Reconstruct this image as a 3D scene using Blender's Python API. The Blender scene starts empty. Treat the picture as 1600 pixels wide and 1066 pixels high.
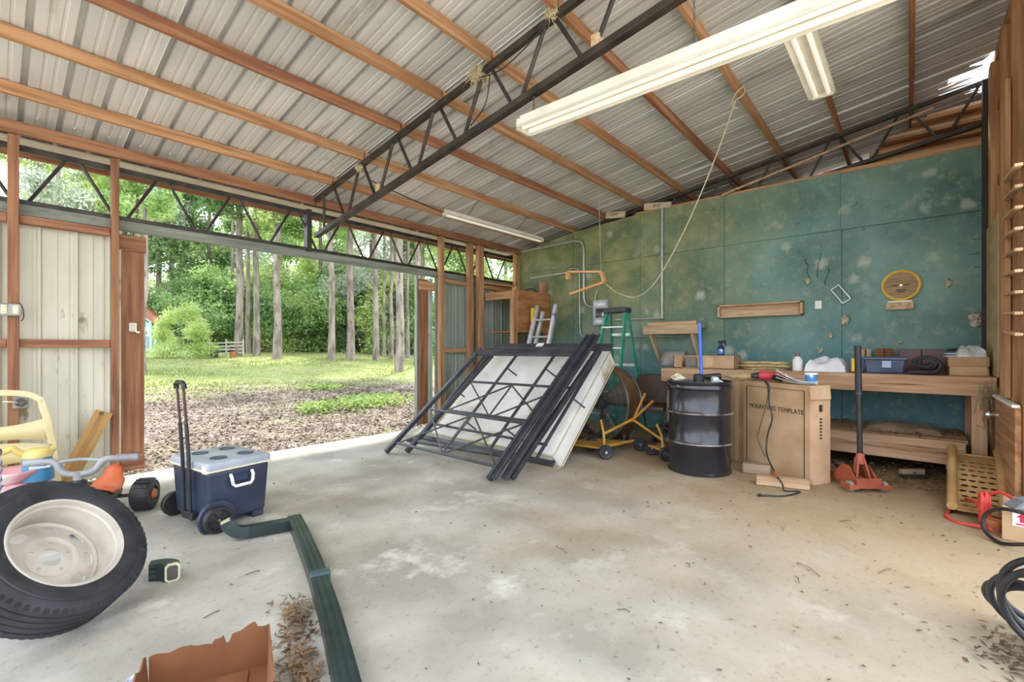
import bpy, bmesh, math, random
import numpy as np
from mathutils import Vector, Matrix, Euler
D = bpy.data
SC = bpy.context.scene
COL = SC.collection
R = math.radians
random.seed(7)
rng = np.random.default_rng(11)

# ------------------------------------------------------------------ camera
cam = D.objects.new('camera', D.cameras.new('camera'))
COL.objects.link(cam)
cam.data.sensor_width = 36.0
cam.data.lens = 16.0
cam.data.shift_y = 11.0 / 1600.0
cam.data.clip_start = 0.05
cam.data.clip_end = 400
VIEW = math.atan2(620, 711)            # the back wall's normal lies 41 degrees right of the view
cam.location = (0, 0, 1.2)
cam.rotation_euler = (R(90), 0, VIEW - R(90))
SC.camera = cam

# ------------------------------------------------------------------ sky and sun
W = D.worlds.new('sky')
SC.world = W
W.use_nodes = True
wn = W.node_tree.nodes
wl = W.node_tree.links
wn.clear()
wo = wn.new('ShaderNodeOutputWorld')
wb = wn.new('ShaderNodeBackground')
wtc = wn.new('ShaderNodeTexCoord')
wno = wn.new('ShaderNodeTexNoise')
wno.inputs['Scale'].default_value = 3.0
wno.inputs['Detail'].default_value = 6
wra = wn.new('ShaderNodeValToRGB')
wra.color_ramp.elements[0].position = 0.40
wra.color_ramp.elements[0].color = (0.60, 0.76, 1.0, 1)
wra.color_ramp.elements[1].position = 0.60
wra.color_ramp.elements[1].color = (1.0, 0.99, 0.97, 1)
wl.new(wtc.outputs['Generated'], wno.inputs['Vector'])
wl.new(wno.outputs['Fac'], wra.inputs['Fac'])
wl.new(wra.outputs['Color'], wb.inputs['Color'])
wb.inputs['Strength'].default_value = 1.15
wl.new(wb.outputs['Background'], wo.inputs['Surface'])

sun = D.objects.new('sun', D.lights.new('sun', 'SUN'))
COL.objects.link(sun)
sun.data.energy = 2.6
sun.data.angle = R(6)
sun.data.color = (1.0, 0.95, 0.85)
sun.rotation_euler = (R(-16), R(24), 0)

SC.view_settings.view_transform = 'Standard'
SC.view_settings.look = 'None'
SC.view_settings.gamma = 1.0
SC.view_settings.use_curve_mapping = False
SC.view_settings.exposure = 1.82

# ------------------------------------------------------------------ materials
MATS = {}
def lin(c):
    if isinstance(c, str):
        c = c.lstrip('#')
        v = [int(c[i:i + 2], 16) / 255 for i in (0, 2, 4)]
        return tuple(x / 12.92 if x <= .04045 else ((x + .055) / 1.055) ** 2.4 for x in v)
    return tuple(c)

def mat(name, c1, c2=None, scale=4.0, stretch=(1, 1, 1), rough=.65, metal=0.0, bump=0.0, bscale=None,
        spots=None, sscale=8.0, samt=.62, lo=.38, hi=.62, rnd=0.0, detail=5, alpha=None, coat=0, distort=0,
        spec=None, transl=0.0, emit=None):
    """procedural material: two noise-mixed tones, optional spots of a third, bump, per-object value shift"""
    if name in MATS:
        return MATS[name]
    m = D.materials.new(name)
    m.use_nodes = True
    nt = m.node_tree
    N, L = nt.nodes, nt.links
    b = N['Principled BSDF']
    b.inputs['Roughness'].default_value = rough
    b.inputs['Metallic'].default_value = metal
    if coat:
        b.inputs['Coat Weight'].default_value = coat
    if spec is not None:
        b.inputs['Specular IOR Level'].default_value = spec
    c1 = lin(c1)
    tc = N.new('ShaderNodeTexCoord')
    mp = N.new('ShaderNodeMapping')
    mp.inputs['Scale'].default_value = stretch
    L.new(tc.outputs['Object'], mp.inputs['Vector'])
    oi = N.new('ShaderNodeObjectInfo')
    if rnd:
        off = N.new('ShaderNodeVectorMath'); off.operation = 'SCALE'
        off.inputs['Scale'].default_value = 37.0
        cmb = N.new('ShaderNodeCombineXYZ')
        for k in range(3):
            L.new(oi.outputs['Random'], cmb.inputs[k])
        L.new(cmb.outputs[0], off.inputs[0])
        L.new(off.outputs[0], mp.inputs['Location'])
    col = None
    nz = N.new('ShaderNodeTexNoise')
    nz.inputs['Scale'].default_value = scale
    nz.inputs['Detail'].default_value = detail
    nz.inputs['Distortion'].default_value = distort
    L.new(mp.outputs[0], nz.inputs['Vector'])
    if c2 is not None:
        rp = N.new('ShaderNodeValToRGB')
        rp.color_ramp.elements[0].position = lo
        rp.color_ramp.elements[0].color = (*c1, 1)
        rp.color_ramp.elements[1].position = hi
        rp.color_ramp.elements[1].color = (*lin(c2), 1)
        L.new(nz.outputs['Fac'], rp.inputs['Fac'])
        col = rp.outputs['Color']
    if spots is not None:
        n2 = N.new('ShaderNodeTexNoise')
        n2.inputs['Scale'].default_value = sscale
        n2.inputs['Detail'].default_value = 7
        n2.inputs['Roughness'].default_value = .65
        L.new(mp.outputs[0], n2.inputs['Vector'])
        r2 = N.new('ShaderNodeValToRGB')
        r2.color_ramp.elements[0].position = samt
        r2.color_ramp.elements[0].color = (0, 0, 0, 1)
        r2.color_ramp.elements[1].position = min(.99, samt + .1)
        r2.color_ramp.elements[1].color = (1, 1, 1, 1)
        L.new(n2.outputs['Fac'], r2.inputs['Fac'])
        mx = N.new('ShaderNodeMix'); mx.data_type = 'RGBA'
        L.new(r2.outputs['Color'], mx.inputs[0])
        if col is None:
            mx.inputs[6].default_value = (*c1, 1)
        else:
            L.new(col, mx.inputs[6])
        mx.inputs[7].default_value = (*lin(spots), 1)
        col = mx.outputs[2]
    if rnd:
        hs = N.new('ShaderNodeHueSaturation')
        mr = N.new('ShaderNodeMapRange')
        mr.inputs['To Min'].default_value = 1 - rnd
        mr.inputs['To Max'].default_value = 1 + rnd
        L.new(oi.outputs['Random'], mr.inputs['Value'])
        L.new(mr.outputs[0], hs.inputs['Value'])
        if col is None:
            hs.inputs['Color'].default_value = (*c1, 1)
        else:
            L.new(col, hs.inputs['Color'])
        col = hs.outputs[0]
    if col is None:
        b.inputs['Base Color'].default_value = (*c1, 1)
    else:
        L.new(col, b.inputs['Base Color'])
    if bump:
        bp = N.new('ShaderNodeBump')
        bp.inputs['Strength'].default_value = bump
        bp.inputs['Distance'].default_value = .02
        src = nz
        if bscale:
            src = N.new('ShaderNodeTexNoise')
            src.inputs['Scale'].default_value = bscale
            src.inputs['Detail'].default_value = 6
            L.new(mp.outputs[0], src.inputs['Vector'])
        L.new(src.outputs['Fac'], bp.inputs['Height'])
        L.new(bp.outputs[0], b.inputs['Normal'])
    if alpha is not None:
        b.inputs['Alpha'].default_value = alpha
    if emit:
        b.inputs['Emission Color'].default_value = (*lin(emit[0]), 1)
        b.inputs['Emission Strength'].default_value = emit[1]
    if transl:
        tr = N.new('ShaderNodeBsdfTranslucent')
        if col is None:
            tr.inputs['Color'].default_value = (*c1, 1)
        else:
            L.new(col, tr.inputs['Color'])
        ms = N.new('ShaderNodeMixShader')
        ms.inputs[0].default_value = transl
        L.new(b.outputs[0], ms.inputs[1])
        L.new(tr.outputs[0], ms.inputs[2])
        L.new(ms.outputs[0], N['Material Output'].inputs['Surface'])
    MATS[name] = m
    return m

# ------------------------------------------------------------------ mesh helpers
class MB:
    """collects shapes for ONE mesh"""
    def __init__(s):
        s.v = []; s.f = []; s.m = []; s.mi = 0
    def add(s, vs, fs, M=None):
        o = len(s.v)
        for p in vs:
            p = Vector(p)
            s.v.append(tuple(M @ p) if M is not None else tuple(p))
        for f in fs:
            s.f.append(tuple(o + i for i in f)); s.m.append(s.mi)
        return s
    def box(s, a, b, M=None):
        (x0, y0, z0), (x1, y1, z1) = a, b
        vs = [(x, y, z) for x in (x0, x1) for y in (y0, y1) for z in (z0, z1)]
        return s.add(vs, [(0, 1, 3, 2), (4, 6, 7, 5), (0, 4, 5, 1), (2, 3, 7, 6), (0, 2, 6, 4), (1, 5, 7, 3)], M)
    def beam(s, p, q, w, h, up=(0, 0, 1)):
        return s.box((-.5 * (Vector(q) - Vector(p)).length, -w / 2, -h / 2), (.5 * (Vector(q) - Vector(p)).length, w / 2, h / 2), frame(p, q, up))
    def tube(s, pts, r, n=8, closed=False, cap=True):
        pts = [Vector(p) for p in pts]
        k = len(pts)
        rr = r if isinstance(r, (list, tuple)) else [r] * k
        vs = []; prev = None
        for i, p in enumerate(pts):
            if closed:
                t = pts[(i + 1) % k] - pts[i - 1]
            else:
                t = pts[min(i + 1, k - 1)] - pts[max(i - 1, 0)]
            t = t.normalized() if t.length > 1e-9 else Vector((0, 0, 1))
            if prev is None:
                a = Vector((0, 0, 1)) if abs(t.z) < .9 else Vector((1, 0, 0))
                u = t.cross(a).normalized()
            else:
                u = (prev - t * prev.dot(t))
                u = u.normalized() if u.length > 1e-6 else t.orthogonal().normalized()
            prev = u
            w = t.cross(u)
            for j in range(n):
                an = 2 * math.pi * j / n
                vs.append(p + rr[i] * (math.cos(an) * u + math.sin(an) * w))
        fs = []
        for i in range(k if closed else k - 1):
            for j in range(n):
                a = i * n + j; b = i * n + (j + 1) % n
                c = ((i + 1) % k) * n + (j + 1) % n; d = ((i + 1) % k) * n + j
                fs.append((a, b, c, d))
        if cap and not closed:
            fs.append(tuple(range(n - 1, -1, -1)))
            fs.append(tuple((k - 1) * n + j for j in range(n)))
        return s.add(vs, fs)
    def lathe(s, prof, n=32, M=None, cap0=False, cap1=False, a0=0, a1=360):
        """prof: (radius, height) pairs, revolved about local Z"""
        full = abs(a1 - a0) >= 360
        vs = []; k = n if full else n + 1
        for (r, z) in prof:
            for j in range(k):
                an = R(a0 + (a1 - a0) * j / n)
                vs.append((r * math.cos(an), r * math.sin(an), z))
        fs = []
        for i in range(len(prof) - 1):
            for j in range(n):
                j2 = (j + 1) % k
                fs.append((i * k + j, i * k + j2, (i + 1) * k + j2, (i + 1) * k + j))
        if cap0: fs.append(tuple(range(k - 1, -1, -1)))
        if cap1: fs.append(tuple((len(prof) - 1) * k + j for j in range(k)))
        return s.add(vs, fs, M)
    def prism(s, poly, t, M=None):
        """2D polygon in local XY extruded from z=0 to z=t"""
        n = len(poly)
        vs = [(x, y, 0) for x, y in poly] + [(x, y, t) for x, y in poly]
        fs = [tuple(range(n - 1, -1, -1)), tuple(range(n, 2 * n))]
        fs += [(i, (i + 1) % n, n + (i + 1) % n, n + i) for i in range(n)]
        return s.add(vs, fs, M)
    def ball(s, c, r, n=10, M=None):
        r3 = r if isinstance(r, (tuple, list)) else (r, r, r)
        vs = []; fs = []
        for i in range(n + 1):
            th = math.pi * i / n
            for j in range(n * 2):
                ph = math.pi * j / n
                vs.append((c[0] + r3[0] * math.sin(th) * math.cos(ph), c[1] + r3[1] * math.sin(th) * math.sin(ph), c[2] + r3[2] * math.cos(th)))
        for i in range(n):
            for j in range(2 * n):
                j2 = (j + 1) % (2 * n)
                fs.append((i * 2 * n + j, (i + 1) * 2 * n + j, (i + 1) * 2 * n + j2, i * 2 * n + j2))
        return s.add(vs, fs, M)
    def grid(s, fn, nu, nv, cu=False, M=None):
        vs = [fn(i / nu, j / nv) for i in range(nu + (0 if cu else 1)) for j in range(nv + 1)]
        ku = nu if cu else nu + 1
        fs = []
        for i in range(nu):
            i2 = (i + 1) % ku
            for j in range(nv):
                fs.append((i * (nv + 1) + j, i2 * (nv + 1) + j, i2 * (nv + 1) + j + 1, i * (nv + 1) + j + 1))
        return s.add(vs, fs, M)
    def build(s, name, m, parent=None, bevel=0, smooth=False, seg=1, loc=None, rot=None, solid=0):
        me = D.meshes.new(name)
        me.from_pydata(s.v, [], s.f)
        ms = m if isinstance(m, (list, tuple)) else [m]
        for x in ms: me.materials.append(x)
        if len(ms) > 1: me.polygons.foreach_set('material_index', s.m)
        bm = bmesh.new(); bm.from_mesh(me)
        bmesh.ops.remove_doubles(bm, verts=bm.verts, dist=1e-5)
        bmesh.ops.recalc_face_normals(bm, faces=bm.faces)
        if bevel:
            es = [e for e in bm.edges if len(e.link_faces) == 2 and e.calc_face_angle(0) > R(35)]
            bmesh.ops.bevel(bm, geom=es, offset=bevel, segments=seg, affect='EDGES', profile=.6, clamp_overlap=True)
        bm.to_mesh(me); bm.free()
        if smooth:
            me.shade_smooth()
            try: me.set_sharp_from_angle(angle=R(38))
            except Exception: pass
        me.update()
        o = D.objects.new(name, me)
        COL.objects.link(o)
        if parent: o.parent = parent
        if loc is not None: o.location = loc
        if rot is not None: o.rotation_euler = rot
        if solid:
            md = o.modifiers.new('thickness', 'SOLIDIFY'); md.thickness = solid; md.offset = 0
        return o

def frame(p, q, up=(0, 0, 1)):
    p, q = Vector(p), Vector(q)
    x = (q - p).normalized()
    up = Vector(up)
    if abs(x.dot(up.normalized())) > .97:
        up = Vector((0, 1, 0)) if abs(x.y) < .9 else Vector((1, 0, 0))
    z = (up - x * up.dot(x)).normalized()
    y = z.cross(x)
    M = Matrix((x, y, z)).transposed().to_4x4()
    M.translation = (p + q) / 2
    return M

def tag(o, label=None, cat=None, group=None, kind=None):
    if label: o['label'] = label
    if cat: o['category'] = cat
    if group: o['group'] = group
    if kind: o['kind'] = kind
    return o

def thing(name, label, cat, loc=(0, 0, 0), rz=0, group=None, rot=None):
    o = D.objects.new(name, None)
    o.empty_display_size = .1
    COL.objects.link(o)
    o.location = loc
    o.rotation_euler = rot if rot is not None else (0, 0, rz)
    return tag(o, label, cat, group)

def struct(name, loc=(0, 0, 0)):
    o = D.objects.new(name, None); COL.objects.link(o); o.location = loc
    o['kind'] = 'structure'
    return o

_bm = {}
def board(name, p, q, w, h, m, parent=None, up=(0, 0, 1), bevel=.003):
    """a timber or bar from p to q as an object of its own whose long axis is local X (the grain follows it)"""
    L = (Vector(q) - Vector(p)).length
    mb = MB().box((-L / 2, -w / 2, -h / 2), (L / 2, w / 2, h / 2))
    o = mb.build(name, m, None, bevel=bevel)
    Mx = frame(p, q, up)
    if parent:
        o.parent = parent
        o.matrix_basis = Matrix.LocRotScale(parent.location, parent.rotation_euler, None).inverted() @ Mx if False else Mx
    else:
        o.matrix_basis = Mx
    return o

def dup(o, loc=None, rz=None, parent=None, label=None):
    c = o.copy(); COL.objects.link(c)
    if parent: c.parent = parent
    if loc is not None: c.location = loc
    if rz is not None: c.rotation_euler = (o.rotation_euler[0], o.rotation_euler[1], rz)
    if label: c['label'] = label
    for ch in list(o.children):
        dup(ch, parent=c)
    return c

def cut(o, mb):
    """cut the shapes of mb out of o"""
    c = mb.build('cutter', MATS[next(iter(MATS))])
    c.parent = o.parent; c.matrix_basis = o.matrix_basis.copy()
    md = o.modifiers.new('cut', 'BOOLEAN'); md.operation = 'DIFFERENCE'; md.object = c; md.solver = 'EXACT'
    bpy.context.view_layer.update()
    dg = bpy.context.evaluated_depsgraph_get()
    me = D.meshes.new_from_object(o.evaluated_get(dg))
    o.modifiers.clear(); old = o.data; nm = old.name; o.data = me; D.meshes.remove(old); me.name = nm
    cm_ = c.data; D.objects.remove(c); D.meshes.remove(cm_)
    return o

def catenary(p, q, sag, n=16):
    p, q = Vector(p), Vector(q)
    return [p.lerp(q, t) + Vector((0, 0, -4 * sag * t * (1 - t))) for t in [i / n for i in range(n + 1)]]

def spline(pts, n=8, closed=False):
    """Catmull-Rom through the points"""
    P = [Vector(p) for p in pts]; k = len(P); out = []
    for i in range(k if closed else k - 1):
        if closed:
            a, b, c, d = P[i - 1], P[i], P[(i + 1) % k], P[(i + 2) % k]
        else:
            a, b, c, d = P[max(i - 1, 0)], P[i], P[i + 1], P[min(i + 2, k - 1)]
        for j in range(n):
            t = j / n
            out.append(.5 * ((2 * b) + (c - a) * t + (2 * a - 5 * b + 4 * c - d) * t * t + (3 * b - a - 3 * c + d) * t ** 3))
    if not closed: out.append(P[-1])
    return out

def text(name, body, size, m, parent, M, extrude=.0004):
    cu = D.curves.new(name, 'FONT')
    cu.body = body; cu.size = size; cu.extrude = extrude
    cu.align_x = 'CENTER'; cu.align_y = 'CENTER'
    t = D.objects.new(name, cu); COL.objects.link(t)
    dg = bpy.context.evaluated_depsgraph_get()
    me = D.meshes.new_from_object(t.evaluated_get(dg))
    D.objects.remove(t)
    me.materials.clear(); me.materials.append(m)
    o = D.objects.new(name, me); COL.objects.link(o)
    if parent: o.parent = parent
    o.matrix_basis = M
    return o

def leafmesh(name, C, U, V, S, m):
    """many folded leaves: centre C, axis U, side V (n,3), half sizes S (n,2) -> one mesh"""
    n = len(C)
    N = np.cross(U, V)
    a = C - U * S[:, :1]; b = C + U * S[:, :1]
    l = C + V * S[:, 1:] + N * S[:, 1:] * .35; r = C - V * S[:, 1:] + N * S[:, 1:] * .35
    vs = np.stack([a, l, b, r], 1).reshape(-1, 3)
    i = np.arange(n) * 4
    tri = np.stack([i, i + 2, i + 1, i, i + 3, i + 2], 1).reshape(-1)
    me = D.meshes.new(name)
    me.vertices.add(n * 4); me.vertices.foreach_set('co', vs.astype(np.float32).ravel())
    me.loops.add(n * 6); me.loops.foreach_set('vertex_index', tri.astype(np.int32))
    me.polygons.add(n * 2)
    me.polygons.foreach_set('loop_start', np.arange(n * 2, dtype=np.int32) * 3)
    me.materials.append(m)
    me.update(calc_edges=True); me.validate()
    return me

def randframes(n, flat=0.0):
    U = rng.normal(size=(n, 3)); U[:, 2] *= (1 - flat)
    U /= np.linalg.norm(U, axis=1, keepdims=True) + 1e-9
    Q = rng.normal(size=(n, 3)); Q[:, 2] *= (1 - flat)
    V = Q - U * (Q * U).sum(1, keepdims=True)
    V /= np.linalg.norm(V, axis=1, keepdims=True) + 1e-9
    return U, V
# ================================================================== shell
XB, YF, YR = 6.56, 5.55, -.60          # back wall, front wall, right wall
X0 = -1.0                              # roof and walls stop here, left open out of view to let daylight in
XE = 8.3                               # outer end wall beyond the back partition
def zb(y): return 3.857 - .148 * y     # underside of the purlins

lumber = mat('aged_pine', '#9a6d47', '#bd9168', 3.0, (.5, 9, 9), .75, bump=.12, spots='#6b4023', sscale=2.2, samt=.66, rnd=.12)
lumber_red = mat('red_brown_pine', '#80523a', '#a47450', 3.0, (.45, 8, 8), .75, bump=.12, spots='#5b3018', sscale=2.4, samt=.62, rnd=.13)
lumber_pale = mat('pale_dusty_pine', '#ab8a68', '#c9ab88', 3.0, (.5, 8, 8), .8, bump=.12, spots='#7a5636', sscale=2.5, samt=.66, rnd=.1)
steel_black = mat('black_painted_steel', '#2b2622', '#453d36', 6, (1, 1, 1), .5, .2, bump=.05, spots='#5c4a3a', sscale=14, samt=.66)
galv = mat('galvanised_sheet', '#c6c5c0', '#dcdbd6', 1.2, (3, .5, 1), .5, .25, spots='#aaa89c', sscale=1.6, samt=.60, rnd=.03, detail=3)
siding = mat('cream_siding', '#c2bea9', '#d6d2bf', 2.5, (1, 1, .35), .6, .0, spots='#8a7c60', sscale=8, samt=.61)
ply_green = None

def green_ply():
    m = mat('painted_plywood', '#3f665f', '#7a9f94', 1.1, (1, 1, 1), .6, bump=.08, bscale=30, spots='#8fa396', sscale=2.3, samt=.60, lo=.34, hi=.66)
    nt = m.node_tree; N, L = nt.nodes, nt.links
    b = N['Principled BSDF']
    src = b.inputs['Base Color'].links[0].from_socket
    # olive tone mixed in, stronger towards the corner and the top
    tc = N.new('ShaderNodeTexCoord'); sp = N.new('ShaderNodeSeparateXYZ')
    L.new(tc.outputs['Object'], sp.inputs[0])
    a = N.new('ShaderNodeMapRange'); a.inputs['From Min'].default_value = .7; a.inputs['From Max'].default_value = 3.3
    L.new(sp.outputs['Y'], a.inputs['Value'])
    z = N.new('ShaderNodeMapRange'); z.inputs['From Min'].default_value = .8; z.inputs['From Max'].default_value = 1.9
    L.new(sp.outputs['Z'], z.inputs['Value'])
    nz = N.new('ShaderNodeTexNoise'); nz.inputs['Scale'].default_value = 1.3; nz.inputs['Detail'].default_value = 7
    nz.inputs['Roughness'].default_value = .7
    L.new(tc.outputs['Object'], nz.inputs['Vector'])
    mul = N.new('ShaderNodeMath'); mul.operation = 'MULTIPLY'
    L.new(a.outputs[0], mul.inputs[0]); L.new(z.outputs[0], mul.inputs[1])
    ad = N.new('ShaderNodeMath'); ad.operation = 'ADD'; ad.inputs[1].default_value = -.5
    L.new(nz.outputs['Fac'], ad.inputs[0])
    m2 = N.new('ShaderNodeMath'); m2.operation = 'MULTIPLY_ADD'; m2.inputs[1].default_value = 1.3
    L.new(ad.outputs[0], m2.inputs[0]); L.new(mul.outputs[0], m2.inputs[2]); m2.use_clamp = True
    zl = N.new('ShaderNodeMapRange'); zl.inputs['From Min'].default_value = 1.75; zl.inputs['From Max'].default_value = .7
    zl.inputs['To Max'].default_value = .65
    L.new(sp.outputs['Z'], zl.inputs['Value'])
    bl_ = N.new('ShaderNodeMix'); bl_.data_type = 'RGBA'
    L.new(zl.outputs[0], bl_.inputs[0]); L.new(src, bl_.inputs[6]); bl_.inputs[7].default_value = (*lin('#3d7888'), 1)
    mx = N.new('ShaderNodeMix'); mx.data_type = 'RGBA'
    L.new(m2.outputs[0], mx.inputs[0]); L.new(bl_.outputs[2], mx.inputs[6])
    ol = N.new('ShaderNodeValToRGB')
    ol.color_ramp.elements[0].position = .35; ol.color_ramp.elements[0].color = (*lin('#5e6e45'), 1)
    ol.color_ramp.elements[1].position = .65; ol.color_ramp.elements[1].color = (*lin('#8f9060'), 1)
    n3 = N.new('ShaderNodeTexNoise'); n3.inputs['Scale'].default_value = 3.0; n3.inputs['Detail'].default_value = 6
    L.new(tc.outputs['Object'], n3.inputs['Vector']); L.new(n3.outputs['Fac'], ol.inputs['Fac'])
    L.new(ol.outputs[0], mx.inputs[7])
    # fine scuffs and chalky patches
    n4 = N.new('ShaderNodeTexNoise'); n4.inputs['Scale'].default_value = 9; n4.inputs['Detail'].default_value = 8; n4.inputs['Roughness'].default_value = .75
    L.new(tc.outputs['Object'], n4.inputs['Vector'])
    r4 = N.new('ShaderNodeValToRGB'); r4.color_ramp.elements[0].position = .52; r4.color_ramp.elements[1].position = .78
    L.new(n4.outputs['Fac'], r4.inputs['Fac'])
    m4 = N.new('ShaderNodeMix'); m4.data_type = 'RGBA'
    sc_ = N.new('ShaderNodeMath'); sc_.operation = 'MULTIPLY'; sc_.inputs[1].default_value = .75
    L.new(r4.outputs[0], sc_.inputs[0]); L.new(sc_.outputs[0], m4.inputs[0])
    L.new(mx.outputs[2], m4.inputs[6]); m4.inputs[7].default_value = (*lin('#a9a586'), 1)
    n5 = N.new('ShaderNodeTexNoise'); n5.inputs['Scale'].default_value = 14; n5.inputs['Detail'].default_value = 5
    L.new(tc.outputs['Object'], n5.inputs['Vector'])
    r5 = N.new('ShaderNodeValToRGB'); r5.color_ramp.elements[0].position = .66; r5.color_ramp.elements[1].position = .74
    L.new(n5.outputs['Fac'], r5.inputs['Fac'])
    m5 = N.new('ShaderNodeMix'); m5.data_type = 'RGBA'
    s5 = N.new('ShaderNodeMath'); s5.operation = 'MULTIPLY'; s5.inputs[1].default_value = .5
    L.new(r5.outputs[0], s5.inputs[0]); L.new(s5.outputs[0], m5.inputs[0])
    L.new(m4.outputs[2], m5.inputs[6]); m5.inputs[7].default_value = (*lin('#1d3a34'), 1)
    vo = N.new('ShaderNodeTexVoronoi'); vo.inputs['Scale'].default_value = 2.3
    wv = N.new('ShaderNodeTexNoise'); wv.inputs['Scale'].default_value = 16; wv.inputs['Detail'].default_value = 5
    L.new(tc.outputs['Object'], wv.inputs['Vector']); L.new(tc.outputs['Object'], vo.inputs['Vector'])
    va = N.new('ShaderNodeMath'); va.operation = 'MULTIPLY_ADD'; va.inputs[1].default_value = .22
    L.new(wv.outputs['Fac'], va.inputs[0]); L.new(vo.outputs['Distance'], va.inputs[2])
    vr = N.new('ShaderNodeValToRGB'); vr.color_ramp.elements[0].position = .18; vr.color_ramp.elements[0].color = (.75, .75, .75, 1)
    vr.color_ramp.elements[1].position = .30; vr.color_ramp.elements[1].color = (0, 0, 0, 1)
    L.new(va.outputs[0], vr.inputs['Fac'])
    m6 = N.new('ShaderNodeMix'); m6.data_type = 'RGBA'
    L.new(vr.outputs[0], m6.inputs[0]); L.new(m5.outputs[2], m6.inputs[6]); m6.inputs[7].default_value = (*lin('#b3b8a6'), 1)
    L.new(m6.outputs[2], b.inputs['Base Color'])
    return m
ply_green = green_ply()

def concrete():
    m = mat('worn_concrete', '#9a968b', '#bab6ab', 1.7, (1, 1, 1), .72, bump=.10, bscale=45, spots='#cac7bd', sscale=2.1, samt=.56, detail=9)
    nt = m.node_tree; N, L = nt.nodes, nt.links
    b = N['Principled BSDF']; src = b.inputs['Base Color'].links[0].from_socket
    tc = N.new('ShaderNodeTexCoord'); sp = N.new('ShaderNodeSeparateXYZ'); L.new(tc.outputs['Object'], sp.inputs[0])
    # tan dirt trodden in along the back and right walls
    nz = N.new('ShaderNodeTexNoise'); nz.inputs['Scale'].default_value = .9; nz.inputs['Detail'].default_value = 8; nz.inputs['Roughness'].default_value = .65
    L.new(tc.outputs['Object'], nz.inputs['Vector'])
    d1 = N.new('ShaderNodeMath'); d1.operation = 'MULTIPLY_ADD'; d1.inputs[1].default_value = -.75   # x - .75 y
    L.new(sp.outputs['Y'], d1.inputs[0]); L.new(sp.outputs['X'], d1.inputs[2])
    mr = N.new('ShaderNodeMapRange'); mr.inputs['From Min'].default_value = .2; mr.inputs['From Max'].default_value = 3.6
    L.new(d1.outputs[0], mr.inputs['Value'])
    ad = N.new('ShaderNodeMath'); ad.operation = 'MULTIPLY_ADD'; ad.inputs[1].default_value = 1.6
    sb = N.new('ShaderNodeMath'); sb.operation = 'SUBTRACT'; sb.inputs[1].default_value = .52
    L.new(nz.outputs['Fac'], sb.inputs[0]); L.new(sb.outputs[0], ad.inputs[0]); L.new(mr.outputs[0], ad.inputs[2]); ad.use_clamp = True
    mx = N.new('ShaderNodeMix'); mx.data_type = 'RGBA'
    k = N.new('ShaderNodeMath'); k.operation = 'MULTIPLY'; k.inputs[1].default_value = .85
    L.new(ad.outputs[0], k.inputs[0]); L.new(k.outputs[0], mx.inputs[0])
    L.new(src, mx.inputs[6]); mx.inputs[7].default_value = (*lin('#b59b74'), 1)
    d2 = N.new('ShaderNodeMath'); d2.operation = 'MULTIPLY_ADD'; d2.inputs[1].default_value = -.12
    L.new(sp.outputs['Y'], d2.inputs[0]); L.new(sp.outputs['X'], d2.inputs[2])
    mr2 = N.new('ShaderNodeMapRange'); mr2.inputs['From Min'].default_value = 3.5; mr2.inputs['From Max'].default_value = 5.2
    L.new(d2.outputs[0], mr2.inputs['Value'])
    ad2 = N.new('ShaderNodeMath'); ad2.operation = 'MULTIPLY_ADD'; ad2.inputs[1].default_value = 2.0; ad2.use_clamp = True
    L.new(sb.outputs[0], ad2.inputs[0]); L.new(mr2.outputs[0], ad2.inputs[2])
    k2 = N.new('ShaderNodeMath'); k2.operation = 'MULTIPLY'; k2.inputs[1].default_value = .8
    L.new(ad2.outputs[0], k2.inputs[0])
    mxd = N.new('ShaderNodeMix'); mxd.data_type = 'RGBA'
    L.new(k2.outputs[0], mxd.inputs[0]); L.new(mx.outputs[2], mxd.inputs[6]); mxd.inputs[7].default_value = (*lin('#7d6543'), 1)
    mx = mxd
    # dark specks and scratches
    n5 = N.new('ShaderNodeTexNoise'); n5.inputs['Scale'].default_value = 26; n5.inputs['Detail'].default_value = 6; n5.inputs['Roughness'].default_value = .7
    L.new(tc.outputs['Object'], n5.inputs['Vector'])
    r5 = N.new('ShaderNodeValToRGB'); r5.color_ramp.elements[0].position = .56; r5.color_ramp.elements[1].position = .74
    L.new(n5.outputs['Fac'], r5.inputs['Fac'])
    m5 = N.new('ShaderNodeMix'); m5.data_type = 'RGBA'
    s5 = N.new('ShaderNodeMath'); s5.operation = 'MULTIPLY'; s5.inputs[1].default_value = .62
    L.new(r5.outputs[0], s5.inputs[0]); L.new(s5.outputs[0], m5.inputs[0])
    L.new(mx.outputs[2], m5.inputs[6]); m5.inputs[7].default_value = (*lin('#6d655a'), 1)
    L.new(m5.outputs[2], b.inputs['Base Color'])
    return m
conc = concrete()

# floor slab
floor = MB().box((X0 - 2.5, YR - 1.1, -.14), (XE, YF + .02, 0)).build('floor', conc, bevel=.012)
floor['kind'] = 'structure'

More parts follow.
